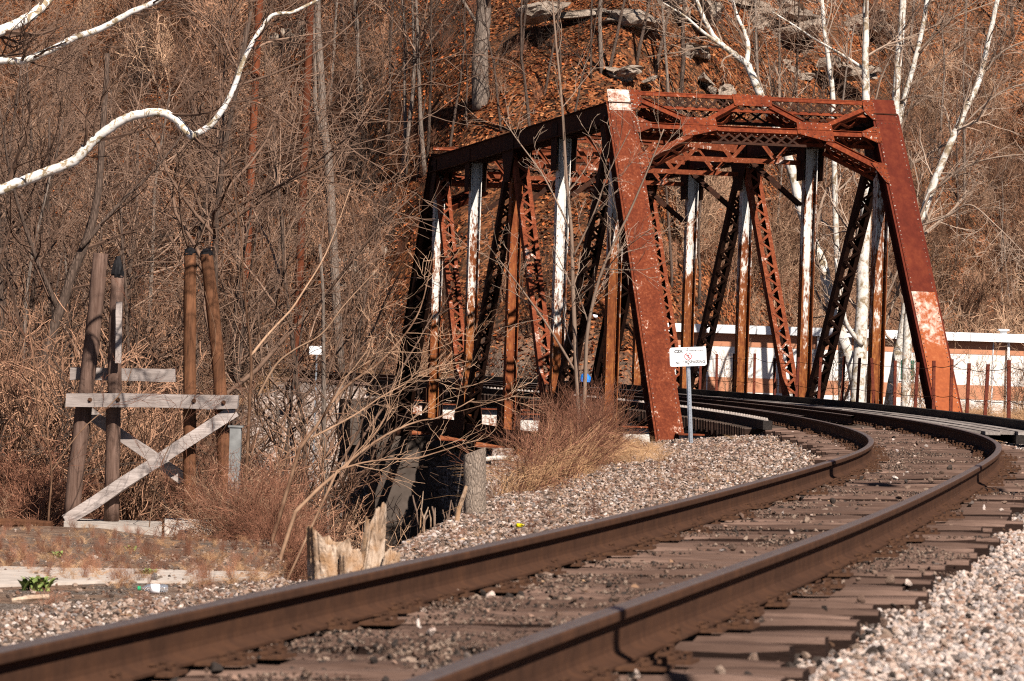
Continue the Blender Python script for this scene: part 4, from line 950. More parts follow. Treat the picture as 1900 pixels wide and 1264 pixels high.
def traced(name, stems, bark, twig, label, cat, seed, part='branch', cfg=TW):
    """stems: (pixel path, depth start, depth end, radius start, radius end, twigs, twig length)"""
    rs = np.random.default_rng(seed); base = at(*stems[0][0][0], stems[0][1])
    root = empty(name, base); tag(root, label, cat); tw = MB(); done = []
    for k, (px, Ya, Yb, r0, r1, nt, lt) in enumerate(stems):
        P = smooth_path([at(x, y, Ya + (Yb - Ya) * i / (len(px) - 1)) for i, (x, y) in enumerate(px)])
        g0 = gz(P[0][0], P[0][1])
        if P[0][2] > g0 + .05 and (not done or np.linalg.norm(np.concatenate(done) - P[0], axis=1).min() > .35):
            d0 = nrm(P[0] - P[1]); d0 = nrm(np.array([d0[0] * .5, d0[1] * .5, -1])); h_ = P[0][2] - g0 + .3
            P = np.concatenate([[P[0] + d0 * h_ * t_ for t_ in (1, .66, .33)], P])
        done.append(P)
        P = P + rs.normal(0, r0 * .04, P.shape); rad = np.linspace(r0, r1, len(P)) * (1 + rs.normal(0, .02, len(P)))
        mb = MB(); mb.tube(P, rad, 10 if r0 > .05 else 5, wob=.02)
        mb.build('trunk' if k == 0 else part, bark if r0 > .045 or cat != 'tree' else twig, root, origin=base, smooth=True)
        for j in range(nt):
            i = rs.integers(max(1, len(P) // 6), len(P) - 1); d = nrm(P[i + 1] - P[i])
            grow([tw], rs, P[i], rdir(d, rs.uniform(.35, 1.1), rs), lt * rs.uniform(.5, 1.2), max(rad[i] * rs.uniform(.25, .5), cfg['rmin']), 0, cfg)
    if tw.v: tw.build('twigs', twig, root, origin=base, kind='stuff')
    return root
# white sycamore reaching in from the left edge (its trunk stands just outside the view)
traced('sycamore_tree', [
    ([(-260, 900), (-235, 700), (-215, 500), (-200, 300), (-190, 100), (-185, -150)], 66, 66, .32, .2, 0, 1),
    ([(-205, 430), (-120, 400), (0, 353), (55, 332), (100, 315), (140, 297), (165, 270), (195, 245), (230, 222), (262, 212), (300, 209), (325, 221), (345, 243), (358, 255)], 66, 65, .10, .07, 9, 1.6),
    ([(356, 254), (376, 243), (396, 227), (420, 192), (437, 155), (452, 112), (480, 60), (507, 28), (545, 22), (600, -6)], 65, 64.5, .062, .025, 14, 1.5),
    ([(358, 255), (385, 275), (410, 292), (430, 318), (460, 352), (500, 400)], 65, 64, .036, .006, 12, 1.5),
    ([(-195, 210), (-90, 130), (0, 113), (40, 113), (90, 95), (140, 70), (190, 52), (240, 25), (290, 3), (330, -20)], 66, 65, .075, .045, 14, 1.6),
    ([(-195, 170), (-80, 90), (0, 58), (45, 38), (75, 15), (100, -15)], 66, 68, .105, .085, 8, 1.6),
    ([(420, 192), (450, 188), (480, 192), (520, 215), (560, 245), (610, 262)], 65, 64, .018, .005, 11, 1.2),
    ([(470, 92), (500, 78), (550, 68), (620, 58)], 64.8, 65, .03, .006, 9, 1.4)],
    M['syc_bright'], M['branch'], 'white barked sycamore limb snaking in from the left edge', 'tree', 1)
SY = [
 ('twin-stemmed white sycamore rising behind the portal above its middle', [
    ([(1598, 757), (1575, 660), (1543, 567), (1525, 490), (1490, 400), (1462, 290), (1440, 240), (1412, 178), (1392, 130), (1385, 118)], 119, 120, .27, .19, 4, 2.0),
    ([(1385, 118), (1350, 92), (1322, 65), (1300, 20), (1285, -20)], 120, 120, .15, .09, 6, 2.2), ([(1345, 88), (1305, 60), (1270, 30), (1230, 5)], 120, 119, .09, .04, 8, 2.0),
    ([(1385, 118), (1388, 90), (1382, 60), (1368, 30), (1355, -15)], 120, 121, .12, .08, 6, 2.0), ([(1560, 620), (1620, 600), (1655, 560), (1700, 520)], 120, 118, .06, .02, 8, 1.6)]),
 ('thick mottled grey sycamore trunk behind the right truss', [
    ([(1590, 765), (1594, 680), (1598, 600), (1602, 480), (1608, 380), (1612, 280), (1607, 180), (1606, 90), (1607, -20)], 117, 118, .34, .14, 5, 2.2),
    ([(1600, 640), (1570, 600), (1563, 540), (1550, 480)], 117, 116, .12, .05, 6, 1.8), ([(1607, 130), (1560, 100), (1519, 77), (1470, 45), (1433, 22)], 118, 118, .07, .03, 8, 1.6)]),
 ('thin white sycamore just left of the portal right corner', [
    ([(1560, 600), (1550, 400), (1545, 185), (1538, 120), (1530, 60), (1524, -15)], 121, 121, .14, .10, 8, 1.8)]),
 ('bright white sycamore pair rising above the portal right corner', [
    ([(1648, 757), (1665, 660), (1680, 570), (1672, 400), (1662, 250), (1664, 150), (1672, 60), (1676, -20)], 118, 119, .22, .17, 6, 2.0),
    ([(1662, 260), (1676, 190), (1693, 130), (1710, 60), (1724, -20)], 119, 119, .14, .11, 7, 2.0), ([(1700, 100), (1740, 60), (1780, 25), (1830, -10)], 119, 118, .06, .03, 8, 1.8),
    ([(1664, 190), (1690, 180), (1715, 178), (1760, 185)], 119, 118, .05, .02, 6, 1.2), ([(1680, 75), (1730, 50), (1800, 20), (1870, -5)], 119, 120, .05, .025, 8, 1.8)]),
 ('leaning white sycamore right of the bridge portal', [
    ([(1680, 750), (1685, 600), (1700, 430), (1712, 398), (1740, 322), (1768, 255), (1796, 193), (1817, 148), (1833, 80), (1853, -10)], 117, 118, .21, .12, 7, 2.2),
    ([(1725, 360), (1790, 310), (1850, 292), (1920, 285)], 117, 116, .06, .03, 10, 2.0), ([(1810, 160), (1845, 110), (1880, 85), (1930, 70)], 118, 117, .06, .03, 8, 2.0),
    ([(1768, 255), (1820, 200), (1870, 165), (1930, 150)], 118, 117, .055, .03, 9, 2.0), ([(1705, 420), (1760, 400), (1800, 380), (1850, 420), (1900, 470)], 117, 115, .05, .02, 10, 2.0)])]
for k, (lab, st) in enumerate(SY):
    st = [(p_, a_, b_, r0 * .74, max(r1 * .6, .008), nt + 5, lt) for p_, a_, b_, r0, r1, nt, lt in st]
    traced('sycamore_tree', st, M['syc'], M['twig_pale'], lab, 'tree', 20 + k)
yb = ground_hit(893, 195)[1]
traced('bare_tree', [([(893, 205), (890, 120), (895, 50), (900, -20)], yb, yb, .36, .27, 3, 1.5), ([(897, 60), (870, 20), (850, -15)], yb, yb, .08, .05, 5, 1.4)], M['bark_pale'], M['branch'], 'thick grey trunk on the leafy slope above the bridge', 'tree', 60)
traced('bare_tree', [([(608, 285), (600, 230), (596, 150), (590, 60), (588, -20)], 128, 128, .16, .11, 6, 1.8), ([(604, 270), (586, 200), (584, 100), (578, -10)], 128, 128, .09, .06, 6, 1.6)], M['bark_pale'], M['branch'], 'pale split trunk right of the rusty pole on the upper left', 'tree', 61)
traced('bare_tree', [([(30, 900), (45, 780), (90, 640), (130, 520), (175, 400), (190, 250), (200, 100)], 88, 90, .17, .06, 10, 2.2), ([(110, 580), (60, 460), (20, 330), (0, 200)], 89, 88, .07, .015, 12, 2.2), ([(150, 460), (220, 380), (300, 300), (380, 190)], 89, 90, .06, .012, 12, 2.2)], M['bark'], M['branch'], 'leaning grey trunk behind the leftmost trestle post', 'tree', 62)
# saplings and shrubs in front of the bridge
traced('sapling', [
    ([(1078, 815), (1070, 700), (1064, 560), (1060, 430), (1050, 320), (1043, 200), (1030, 60), (1024, -10)], 58, 58, .045, .012, 14, 1.1),
    ([(1082, 800), (1086, 690), (1092, 600), (1118, 500), (1165, 400), (1200, 320), (1232, 240)], 58, 57, .038, .01, 12, 1.0),
    ([(1068, 690), (1020, 610), (985, 560), (940, 500), (905, 455)], 58, 58, .022, .007, 9, .9),
    ([(1062, 480), (1100, 400), (1130, 320), (1170, 240)], 58, 57.5, .018, .007, 9, .9),
    ([(1060, 430), (1010, 330), (960, 260), (930, 215)], 58, 58.5, .016, .006, 8, .8),
    ([(1064, 560), (1110, 520), (1150, 470), (1215, 420)], 58, 57, .015, .006, 8, .8)], M['sap_bark'], M['sap_bark'], 'tall bare sapling standing in front of the left end post', 'sapling', 70, 'stem', NEAR)
LS = [
 ('long bare shrub leaning right across the gully toward the bridge', [
    ([(548, 950), (590, 908), (630, 873), (677, 833), (729, 801), (776, 782), (816, 774), (880, 740)], 50, 52, .05, .012, 14, 1.2),
    ([(626, 873), (673, 859), (721, 853), (776, 849), (831, 833), (895, 813)], 50, 51, .03, .008, 12, 1.0),
    ([(660, 848), (700, 800), (735, 740), (770, 690)], 51, 52, .02, .007, 9, .9)], 71),
 ('upper leaning bare shrub crossing the far end of the truss', [
    ([(556, 832), (594, 782), (622, 738), (657, 706), (697, 679), (729, 647), (764, 603), (784, 560), (802, 480)], 54, 56, .05, .012, 14, 1.2),
    ([(578, 813), (626, 788), (665, 766), (705, 738), (756, 710), (800, 683), (870, 670)], 54, 55, .03, .008, 12, 1.1),
    ([(600, 775), (640, 690), (680, 610), (700, 560)], 54, 54, .02, .006, 9, 1.0)], 72),
 ('forked tan stemmed shrub right of the trestle', [
    ([(463, 745), (466, 690), (464, 640), (458, 584), (452, 520), (446, 430), (430, 330), (425, 260)], 70, 70, .06, .015, 14, 1.4),
    ([(466, 660), (499, 619), (539, 576), (560, 545), (600, 480), (625, 420), (650, 350)], 70, 71, .045, .012, 13, 1.4),
    ([(476, 740), (511, 679), (550, 647), (598, 619), (640, 565), (700, 500)], 70, 69, .045, .012, 13, 1.3),
    ([(456, 560), (490, 480), (520, 400), (560, 330)], 70, 70, .025, .008, 10, 1.2)], 73),
 ('spindly bare shrub tangled around the left trestle posts', [
    ([(90, 960), (95, 860), (70, 760), (60, 640), (30, 520)], 66, 66, .035, .01, 14, 1.2), ([(92, 880), (150, 800), (230, 720), (260, 600), (250, 520)], 66, 67.5, .022, .006, 12, 1.0),
    ([(280, 950), (300, 860), (350, 760), (400, 640), (380, 540)], 67.5, 67, .02, .006, 14, 1.0), ([(330, 960), (380, 850), (440, 760), (480, 700)], 67, 66, .018, .006, 12, 1.0)], 74)]
for lab, st, sd in LS:
    st = [(p_, a_, b_, r0 * .62, r1 * .6, (nt * 3) // 5, lt) for p_, a_, b_, r0, r1, nt, lt in st]
    traced('shrub', st, M['twig_tan'], M['twig_tan'] if sd != 74 else M['twig_red'], lab, 'shrub', sd, 'stem', NEAR)

# ---------------------------------------------------------------- rock outcrops on the slope
M['rock'] = None
t = NT('sandstone'); co = t.coord('Object', (1, 1, 3.2)); n1 = t.noise(co, .9, 8, .7); n2 = t.noise(co, 6, 6, .7)
M['rock'] = t.out(t.ramp(t.math('ADD', t.math('MULTIPLY', n1, .6), t.math('MULTIPLY', n2, .4)), [(.36, (.07, .052, .04)), (.46, (.27, .21, .165)), (.66, (.50, .41, .33))]), .95, t.math('ADD', n1, n2), .9, .12)
def rock(px, py, w, h, dp, label, seed, y0=118, dark=False):
    c = ground_hit(px, py, y0); s_ = c[1] / F_PX; rs = np.random.default_rng(seed)
    W2, H2 = w * s_ / 2, h * 1.15 * s_ / 2; mb = MB()
    for k in range(7):
        me = stone_mesh('rock_piece', M['rock'], seed * 31 + k, .9, 3); V = np.empty(len(me.vertices) * 3); me.vertices.foreach_get('co', V); V = V.reshape(-1, 3)
        T = np.array([tuple(p.vertices) for p in me.polygons]); bpy.data.meshes.remove(me)
        a = rs.uniform(-.25, .25); sx = W2 * rs.uniform(.28, .6); sz = H2 * rs.uniform(.45, 1.0); V = V + .1 * rs.normal(size=3) + rs.normal(0, .035, V.shape)
        V = V * np.array([sx, dp * rs.uniform(.6, 1.1), sz]); V = np.stack([V[:, 0], V[:, 1], V[:, 2] + a * V[:, 0]], 1)
        mb.add(V + np.array([rs.uniform(-.75, .75) * W2, rs.uniform(0, .8) * dp, rs.uniform(-.6, .5) * H2]), [T])
    o = link_mesh('rock_outcrop', mb.mesh('rock_outcrop', M['rock']), None, (c[0], c[1] - dp * .3, c[2] + H2 * .3))
    return tag(o, label, 'rock', 'sandstone outcrops')
rock(1110, 42, 300, 56, 1.6, 'long layered pale ledge above the left end of the portal', 1)
rock(1440, 65, 330, 90, 1.8, 'broad pale sandstone ledge above the middle of the portal', 2)
rock(1500, 140, 220, 50, 1.4, 'low pale slab just above the portal top strut', 3)
rock(1250, 25, 200, 60, 1.4, 'pale stepped ledge at the top edge above the portal left half', 21)
rock(1590, 60, 160, 60, 1.3, 'pale ledge at the top right behind the white sycamores', 22)
rock(1390, 20, 220, 50, 1.3, 'pale ledge at the top edge above the portal middle', 23)
rock(1290, 105, 110, 36, 1.3, 'darker boulder left of the broad sandstone ledge', 4)
rock(1165, 148, 130, 26, 1.2, 'thin pale ledge low over the portal left corner', 5)
rock(1310, 165, 110, 40, 1.3, 'rounded boulder hugging the portal top strut', 6)
rock(535, 90, 80, 60, 1.6, 'pale rock ledge behind the rusty pole', 7)
rock(655, 560, 130, 110, 1.5, 'mossy grey boulder left of the far end post', 8, 112)
rock(620, 630, 90, 60, 1.2, 'low boulder above the far track', 9, 112)
rock(690, 500, 90, 70, 1.2, 'grey boulder higher up left of the truss', 10, 112)


# ---------------------------------------------------------------- timber trestle bent
TY = 69.0; tb = at(250, 985, TY)
TB = empty('timber_trestle_bent', tb); tag(TB, 'old timber trestle bent with four leaning posts and crossed braces', 'trestle')
M['post_brown'] = m_wood('brown_post', (.085, .048, .035), (.24, .155, .12), 'z', .8)
M['post_orange'] = m_wood('orange_brown_post', (.075, .034, .019), (.26, .115, .058), 'z', .8)
M['beam_grey'] = m_wood('silver_grey_timber', (.30, .245, .22), (.62, .54, .50), 'x', .8)
M['char'] = m_plain('charred_wood', (.012, .011, .012), .6, .5, 20)
px1 = TY / F_PX
def tpost(path, r, mt, Y, charred=0):
    P = smooth_path([at(x, y, Y) for x, y in path], 5); n = len(P); mb = MB()
    r = r * .9; rad = np.linspace(r * 1.06, r * .96, n) * px1; mb.tube(P, rad, 18, wob=.045)
    o = mb.build('post', mt, TB, origin=tb, smooth=True)
    if charred:
        c = MB(); d = nrm(P[-1] - P[-2]); rs = np.random.default_rng(int(path[0][0]))
        Q = [P[-1] - d * .03, P[-1] + d * .03, P[-1] + d * (.04 + charred * .5), P[-1] + d * (.05 + charred)]
        c.tube(Q, np.array([1.0, .99, .75, .3]) * r * px1, 10, wob=.10); c.build('charred_top', M['char'], o, origin=tb)
    return o
tpost([(131, 968), (150, 800), (170, 640), (187, 470)], 16, M['post_brown'], TY + .25, 0)
tpost([(207, 968), (210, 800), (214, 640), (218, 512)], 14.5, M['post_brown'], TY + .28, .32)
tpost([(352, 945), (352, 800), (352, 640), (353, 470)], 13, M['post_orange'], TY + .28, .06)
tpost([(419, 930), (413, 800), (402, 640), (383, 472)], 13.5, M['post_orange'], TY + .28, .06)
def tbeam(a, b, h, Y, mt, name, th=.2):
    mb = MB(); A, B = at(*a, Y), at(*b, Y); n = 7; ax = nrm(B - A); sd = np.array([0, 1., 0]); up = np.cross(ax, sd); rs = np.random.default_rng(int(a[0]))
    V = []
    for t in np.linspace(0, 1, n):
        for i, j in ((-1, -1), (1, -1), (1, 1), (-1, 1)): V.append(A + (B - A) * t + sd * i * th / 2 + up * j * h * px1 / 2 + rs.normal(0, .008, 3))
    i = np.arange(n - 1)[:, None] * 4; j = np.arange(4)[None]; j2 = (j + 1) % 4
    mb.add(V, [np.stack([i + j, i + 4 + j, i + 4 + j2, i + j2], -1).reshape(-1, 4), np.array([[0, 1, 2, 3]]), np.array([[3, 2, 1, 0]]) + (n - 1) * 4])
    return mb.build(name, mt, TB, origin=tb)
cap = tbeam((125, 742), (441, 746), 25, TY - .06, M['beam_grey'], 'front_beam', .22)
tbeam((131, 693), (326, 697), 23, TY + .62, M['beam_grey'], 'back_beam', .25)
tbeam((122, 966), (436, 762), 23, TY - .03, M['beam_grey'], 'brace', .1)
tbeam((165, 767), (341, 888), 22, TY + .52, M['beam_grey'], 'brace', .1)
tbeam((221, 560), (219, 675), 11, TY - .02, M['beam_grey'], 'plank', .05)
for x, y in ((167, 742), (219, 742), (360, 744), (415, 747)):
    mb = MB(); p = at(x, y, TY - .17); mb.tube([p, p + np.array([0, -.02, 0])], .042, 10); mb.tube([p + np.array([0, -.02, 0]), p + np.array([0, -.05, 0])], .02, 6); mb.build('bolt', M['iron'], cap, origin=tb)
def slab(name, corners_px, Y, z0, z1, mat, label, cat, jit=.0):
    P = [at(x, y, Y_) for (x, y), Y_ in zip(corners_px, Y)]; mb = MB(); mb.poly([(p[0], p[1], (z0 + z1) / 2) for p in P], z1 - z0, (0, 0, 1))
    o = mb.build(name, mat, None); return tag(o, label, cat)
slab('concrete_footing', [(118, 985), (300, 985), (300, 985), (118, 985)], [67.5, 67.5, 69.9, 69.9], -3.2, at(200, 976, 67.5)[2], M['concrete'], 'grey concrete footing under the left trestle posts', 'footing')
slab('concrete_footing', [(305, 985), (440, 985), (440, 985), (305, 985)], [68.2, 68.2, 70.2, 70.2], -3.2, at(370, 973, 68.2)[2], M['slab'], 'pale concrete footing under the right trestle posts', 'footing')
c = at(343, 965, 67.2); z = gz(c[0], c[1])
mb = MB(); mb.obox((c[0], c[1], z + .12), (.14, .03, .02), (-.03, .15, 0), (-.015, 0, .13)); tag(mb.build('concrete_block', M['concrete'], origin=(c[0], c[1], z)), 'loose grey concrete block lying beside the footing', 'concrete block')
c = at(30, 1003, 62); z = gz(c[0], c[1])
mb = MB(); mb.tube([(c[0] - 1.2, c[1] + .1, z + .04), (c[0], c[1], z + .06), (c[0] + .6, c[1] - .1, z + .05)], [.09, .085, .08], 9, wob=.05); tag(mb.build('timber_log', M['post_orange'], origin=(c[0], c[1], z)), 'brown timber lying on the ground at the left edge', 'log')
# concrete slab in the ground, left foreground
P = [at(-120, 1100, 27.2), at(360, 1085, 29.8), at(560, 1040, 36), at(-120, 1050, 34)]
mb = MB(); g_ = np.linspace(0, 1, 15); A_, B_ = np.meshgrid(g_, g_)
Q = (1 - A_)[..., None] * ((1 - B_)[..., None] * P[0] + B_[..., None] * P[3]) + A_[..., None] * ((1 - B_)[..., None] * P[1] + B_[..., None] * P[2])
Q[..., 2] = ground_z(Q[..., 0], Q[..., 1]) + .02; i = np.arange(14)[:, None] * 15; j = np.arange(14)[None]
mb.add(np.concatenate([Q.reshape(-1, 3), Q.reshape(-1, 3) - np.array([0, 0, .2])]), [np.stack([i + j, i + j + 1, i + j + 16, i + j + 15], -1).reshape(-1, 4), np.array([[k, k + 225, k + 226, k + 1] for k in range(14)] + [[k * 15 + 14, k * 15 + 239, k * 15 + 254, k * 15 + 29] for k in range(14)])])
tag(mb.build('concrete_slab', M['slab']), 'pale concrete slab set flush in the ground at left', 'slab')
# utility box by the trestle
c = at(437, 822, 66); z = gz(c[0], c[1]); mb = MB(); h_ = 58 * 66 / F_PX
M['box_grey'] = m_plain('grey_enamel', (.19, .19, .185), .6, .25, 6)
UB = empty('utility_box', (c[0], c[1], z)); tag(UB, 'small grey metal utility cabinet half hidden right of the trestle', 'utility box')
mb.box(-.10, .10, -.12, .12, -.2, c[2] - z + h_ / 2); mb.build('cabinet', M['box_grey'], UB)
mb = MB(); mb.box(-.13, .13, -.14, .14, c[2] - z + h_ / 2, c[2] - z + h_ / 2 + .03); mb.build('lid', M['box_grey'], UB)

# ---------------------------------------------------------------- stumps
M['cut_bark'] = m_bark('stump_bark', (.17, .125, .095), (.58, .46, .37), 4.5); M['cut_face'] = m_wood('fresh_cut_wood', (.42, .30, .22), (.62, .5, .42), 'x', 1.)
c = at(883, 945, 36); z = gz(c[0], c[1]); sp_ = 36 / F_PX; top = at(883, 838, 36)[2]
SU = empty('tree_stump', (c[0], c[1], z)); tag(SU, 'upright tree stump sawn off at the edge of the ballast', 'stump')
mb = MB(); n = 12; k = 18; a = np.arange(k) * 2 * np.pi / k; V = []; ht = top - z
for i, t in enumerate(np.linspace(0, 1, n)):
    r_ = sp_ * (21 + 6 * max(0, .25 - t) * 4 + 0 * t) * (1 + .04 * np.sin(3 * a + t * 2) + rng.normal(0, .02, k)); zz = -.3 + (ht + .3) * t + (i == n - 1) * (.045 * np.cos(a) * 1)
    V += [(-.035 * t + r_[j] * math.cos(a[j]), r_[j] * math.sin(a[j]), zz if np.isscalar(zz) else zz[j]) for j in range(k)]
i = np.arange(n - 1)[:, None] * k; j = np.arange(k)[None]; j2 = (j + 1) % k
mb.add(V, [np.stack([i + j, i + j2, i + k + j2, i + k + j], -1).reshape(-1, 4)]); mb.build('stump_trunk', M['cut_bark'], SU, smooth=True)
mb = MB(); mb.add(V[-k:], [np.arange(k)[None]]); mb.build('cut_face', M['cut_face'], SU)
M['rotten'] = m_wood('rotten_wood', (.26, .165, .105), (.66, .52, .40), 'z', .5, .45)
c = at(650, 1025, 25); z = gz(c[0], c[1]); RS = empty('rotten_stump', (c[0], c[1], z)); tag(RS, 'broken pale rotten stump splintering beside the ballast', 'stump')
t = NT('rotten_heartwood'); co = t.coord('Object', (5, 5, 1.6)); n1 = t.noise(co, 3.0, 8, .7, .4); n2 = t.noise(t.coord(), 6, 5, .6)
M['rotten_core'] = t.out(t.mix(t.ramp(n2, [(.42, 0.), (.6, .75)]), t.ramp(n1, [(.34, (.07, .042, .026)), (.46, (.30, .205, .14)), (.64, (.54, .42, .325))]), (.34, .19, .095)), .95, n1, .8, .03)
def lobe(cx_, cy_, r, h, lean, seed, squash=.75):
    k, n = 72, 26; a = np.arange(k) * 2 * np.pi / k; rs = np.random.default_rng(seed); mb = MB(); V = []
    def ring(f, amp): return sum(amp / (q_ ** .8) * np.sin(q_ * a + rs.uniform(0, 6.28)) for q_ in f)
    body = 1 + ring((2, 3, 5), .16) + ring((9, 14), .12); fib = ring((17, 23, 31), .22); top = np.clip(1 + ring((1, 2, 3), .16) + ring((7, 11, 19, 27), .16), .45, 1.3)
    for t_ in np.linspace(0, 1, n):
        rr = r * (body + fib * (.5 + .5 * t_)) * (1.18 - .35 * t_ + .25 * max(0, .2 - t_)) + rs.normal(0, r * .012, k); zz = h * top * t_ - .12 * (1 - t_)
        V += [(cx_ + rr[j] * math.cos(a[j]) + lean[0] * t_, cy_ + squash * rr[j] * math.sin(a[j]) + lean[1] * t_, zz[j]) for j in range(k)]
    for q_, dz in ((.72, -.12), (.4, -.3), (.08, -.42)):
        V += [(cx_ + lean[0] + (V[(n - 1) * k + j][0] - cx_ - lean[0]) * q_, cy_ + lean[1] + (V[(n - 1) * k + j][1] - cy_ - lean[1]) * q_, h * (top[j] * q_ + .8 * (1 - q_)) + dz * h * .7 + rs.normal(0, .006)) for j in range(k)]
    n += 3; i = np.arange(n - 1)[:, None] * k; j = np.arange(k)[None]; j2 = (j + 1) % k
    mb.add(V, [np.stack([i + j, i + j2, i + k + j2, i + k + j], -1).reshape(-1, 4), (np.arange(k) + (n - 1) * k)[None]])
    return mb.build('splintered_wood', M['rotten_core'], RS, smooth=False)
q = 25 / F_PX
lobe(-20 * q, 0, 44 * q, 74 * q, (-22 * q, -.05), 3); lobe(36 * q, .08, 24 * q, 108 * q, (10 * q, .02), 5); lobe(64 * q, .0, 18 * q, 46 * q, (14 * q, 0), 9); lobe(8 * q, -.08, 26 * q, 44 * q, (-6 * q, -.04), 14)
c = at(822, 958, 34); z = gz(c[0], c[1]); SP = empty('splintered_stems', (c[0], c[1], z)); tag(SP, 'clump of snapped splintered stems left of the sawn stump', 'snapped stems')
for k in range(13):
    mb = MB(); x = R.uniform(-.24, .14); y_ = R.uniform(-.08, .08); hgt = R.uniform(.08, .30) if k else .36; ln = R.uniform(-.5, .5); r_ = R.uniform(.005, .010) if k else .022
    mb.tube([(x, y_, -.1), (x + ln * hgt * .3, y_, hgt * .4), (x + ln * hgt * .75, y_, hgt * .75), (x + ln * hgt, y_ + .01, hgt)], [r_, r_ * .95, r_ * .8, r_ * .55], 7, wob=.18); mb.build('stem', M['rotten_core'] if k % 3 == 0 else M['sap_bark'], SP)
P = [at(x, y, 47) for x, y in ((900, 853), (925, 850), (950, 852), (985, 860), (1000, 862))]; mb = MB(); mb.tube(smooth_path(P), .035, 8, wob=.05); tag(mb.build('fallen_limb', M['syc'], origin=P[0]), 'bare white fallen limb behind the sawn stump', 'log')

# ---------------------------------------------------------------- sign
sb = at(1284, 850, 62); sb[2] = gz(sb[0], sb[1]); SG = empty('no_trespassing_sign', sb)
tag(SG, 'white NO TRESPASSING sign on a galvanised channel post before the end post', 'sign')
M['galv'] = m_plain('galvanised_steel', (.42, .44, .47), .35, .15, 8, .7); M['sign_white'] = m_plain('sign_white', (.80, .79, .79), .4, .05, 4); M['ink'] = m_plain('sign_black', (.015, .015, .018), .5, .1); M['ink_red'] = m_plain('sign_red', (.55, .015, .02), .5, .1)
top = at(1276, 648, 62); bot = sb + np.array([0, 0, -.3]); mb = MB()
sdv = nrm([1, .12, 0])
mb.beam(bot, top, .034, .005, sdv)
for e in (-1, 1): mb.beam(bot, top, .005, .03, sdv, off=(e * .0195, -.013)); mb.beam(bot, top, .014, .005, sdv, off=(e * .029, -.026))
mb.build('channel_post', M['galv'], SG, origin=sb)
hl = MB()
for t in np.linspace(.1, .78, 26): hl.rivet(bot + (top - bot) * t + np.array([0, -.0035, 0]), (0, -1, 0), .006, .0008)
hl.build('post_holes', M['ink'], SG, origin=sb, kind='stuff')
cx = (at(1243, 663, 62) + at(1310, 661, 62)) / 2; SW, SH = .612, .318; ang = ROLL + .035
ex = np.array([math.cos(ang), .0, math.sin(ang)]); ey = np.array([-math.sin(ang), 0, math.cos(ang)]); ez = np.array([0, -1., 0])
cx = cx + ez * .04
pts = []; rr = .04
for sx, sy, a0 in ((1, 1, 0), (-1, 1, 90), (-1, -1, 180), (1, -1, 270)):
    for a in np.radians(np.linspace(a0, a0 + 90, 6)): pts.append(cx + ex * (sx * (SW / 2 - rr) + rr * math.cos(a)) + ey * (sy * (SH / 2 - rr) + rr * math.sin(a)))
mb = MB(); mb.poly(pts, .004, ez); panel = mb.build('panel', M['sign_white'], SG, origin=sb)
def text_mesh(txt, x, y, w, h, mat, bold=0.):
    cu = bpy.data.curves.new('lettering', 'FONT'); cu.body = txt; cu.offset = bold; cu.extrude = 0.002; cu.resolution_u = 4
    ob = bpy.data.objects.new('lettering', cu); COL.objects.link(ob); dg = bpy.context.evaluated_depsgraph_get(); me = bpy.data.meshes.new_from_object(ob.evaluated_get(dg)); bpy.data.objects.remove(ob); bpy.data.curves.remove(cu)
    V = np.empty(len(me.vertices) * 3); me.vertices.foreach_get('co', V); V = V.reshape(-1, 3); lo, hi = V.min(0), V.max(0)
    U = (V[:, 0] - lo[0]) / (hi[0] - lo[0]) * w + x - w / 2; T = (V[:, 1] - lo[1]) / (hi[1] - lo[1]) * h + y - h / 2
    Wd = cx + ex * U[:, None] + ey * T[:, None] + ez * (.0035 + np.where(V[:, 2] > 0, .001, 0))[:, None] - sb
    me.vertices.foreach_set('co', Wd.astype(np.float32).ravel()); me.materials.clear(); me.materials.append(mat); me.update()
    return link_mesh('lettering', me, panel)
text_mesh('CSX', -.155, .092, .145, .052, M['ink'], .035); text_mesh('TRANSPORTATION', .115, .100, .29, .022, M['ink'], .014); text_mesh('NO', -.17, -.098, .068, .048, M['ink'], .014); text_mesh('TRESPASSING', .095, -.088, .37, .050, M['ink'], .014)
mb = MB(); a = np.linspace(0, 2 * np.pi, 33)[:-1]
o_, i_ = [[cx + ez * .0038 + ex * (r_ * math.cos(q_) + .0) + ey * (r_ * math.sin(q_) + .005) for q_ in a] for r_ in (.063, .053)]
mb.add(o_ + i_, [np.array([[k, (k + 1) % 32, 32 + (k + 1) % 32, 32 + k] for k in range(32)])])
mb.beam(cx + ez * .0052 + ex * -.04 + ey * .045, cx + ez * .0052 + ex * .04 + ey * -.035, .011, .001, ex); mb.build('prohibition_symbol', M['ink_red'], panel, origin=sb)
mb = MB()
def sg(p): return cx + ez * .0042 + ex * p[0] + ey * (p[1] + .005)
mb.poly([sg((.008 * math.cos(q_), .034 + .008 * math.sin(q_))) for q_ in a[::4]], .0008, ez)
for A, B, w_ in (((.0, .026), (.004, -.005), .013), ((.003, -.004), (-.012, -.038), .007), ((.004, -.004), (.016, -.038), .007), ((0, .02), (-.018, .004), .006), ((.002, .02), (.02, .006), .006)): mb.beam(sg(A), sg(B), w_, .0008, ex)
mb.build('walking_figure', M['ink'], panel, origin=sb)
for y in (.135, -.122): mb = MB(); p = cx + ey * y + ez * .003; mb.tube([p, p + ez * .008], .009, 8); mb.build('bolt', M['iron'], panel, origin=sb)

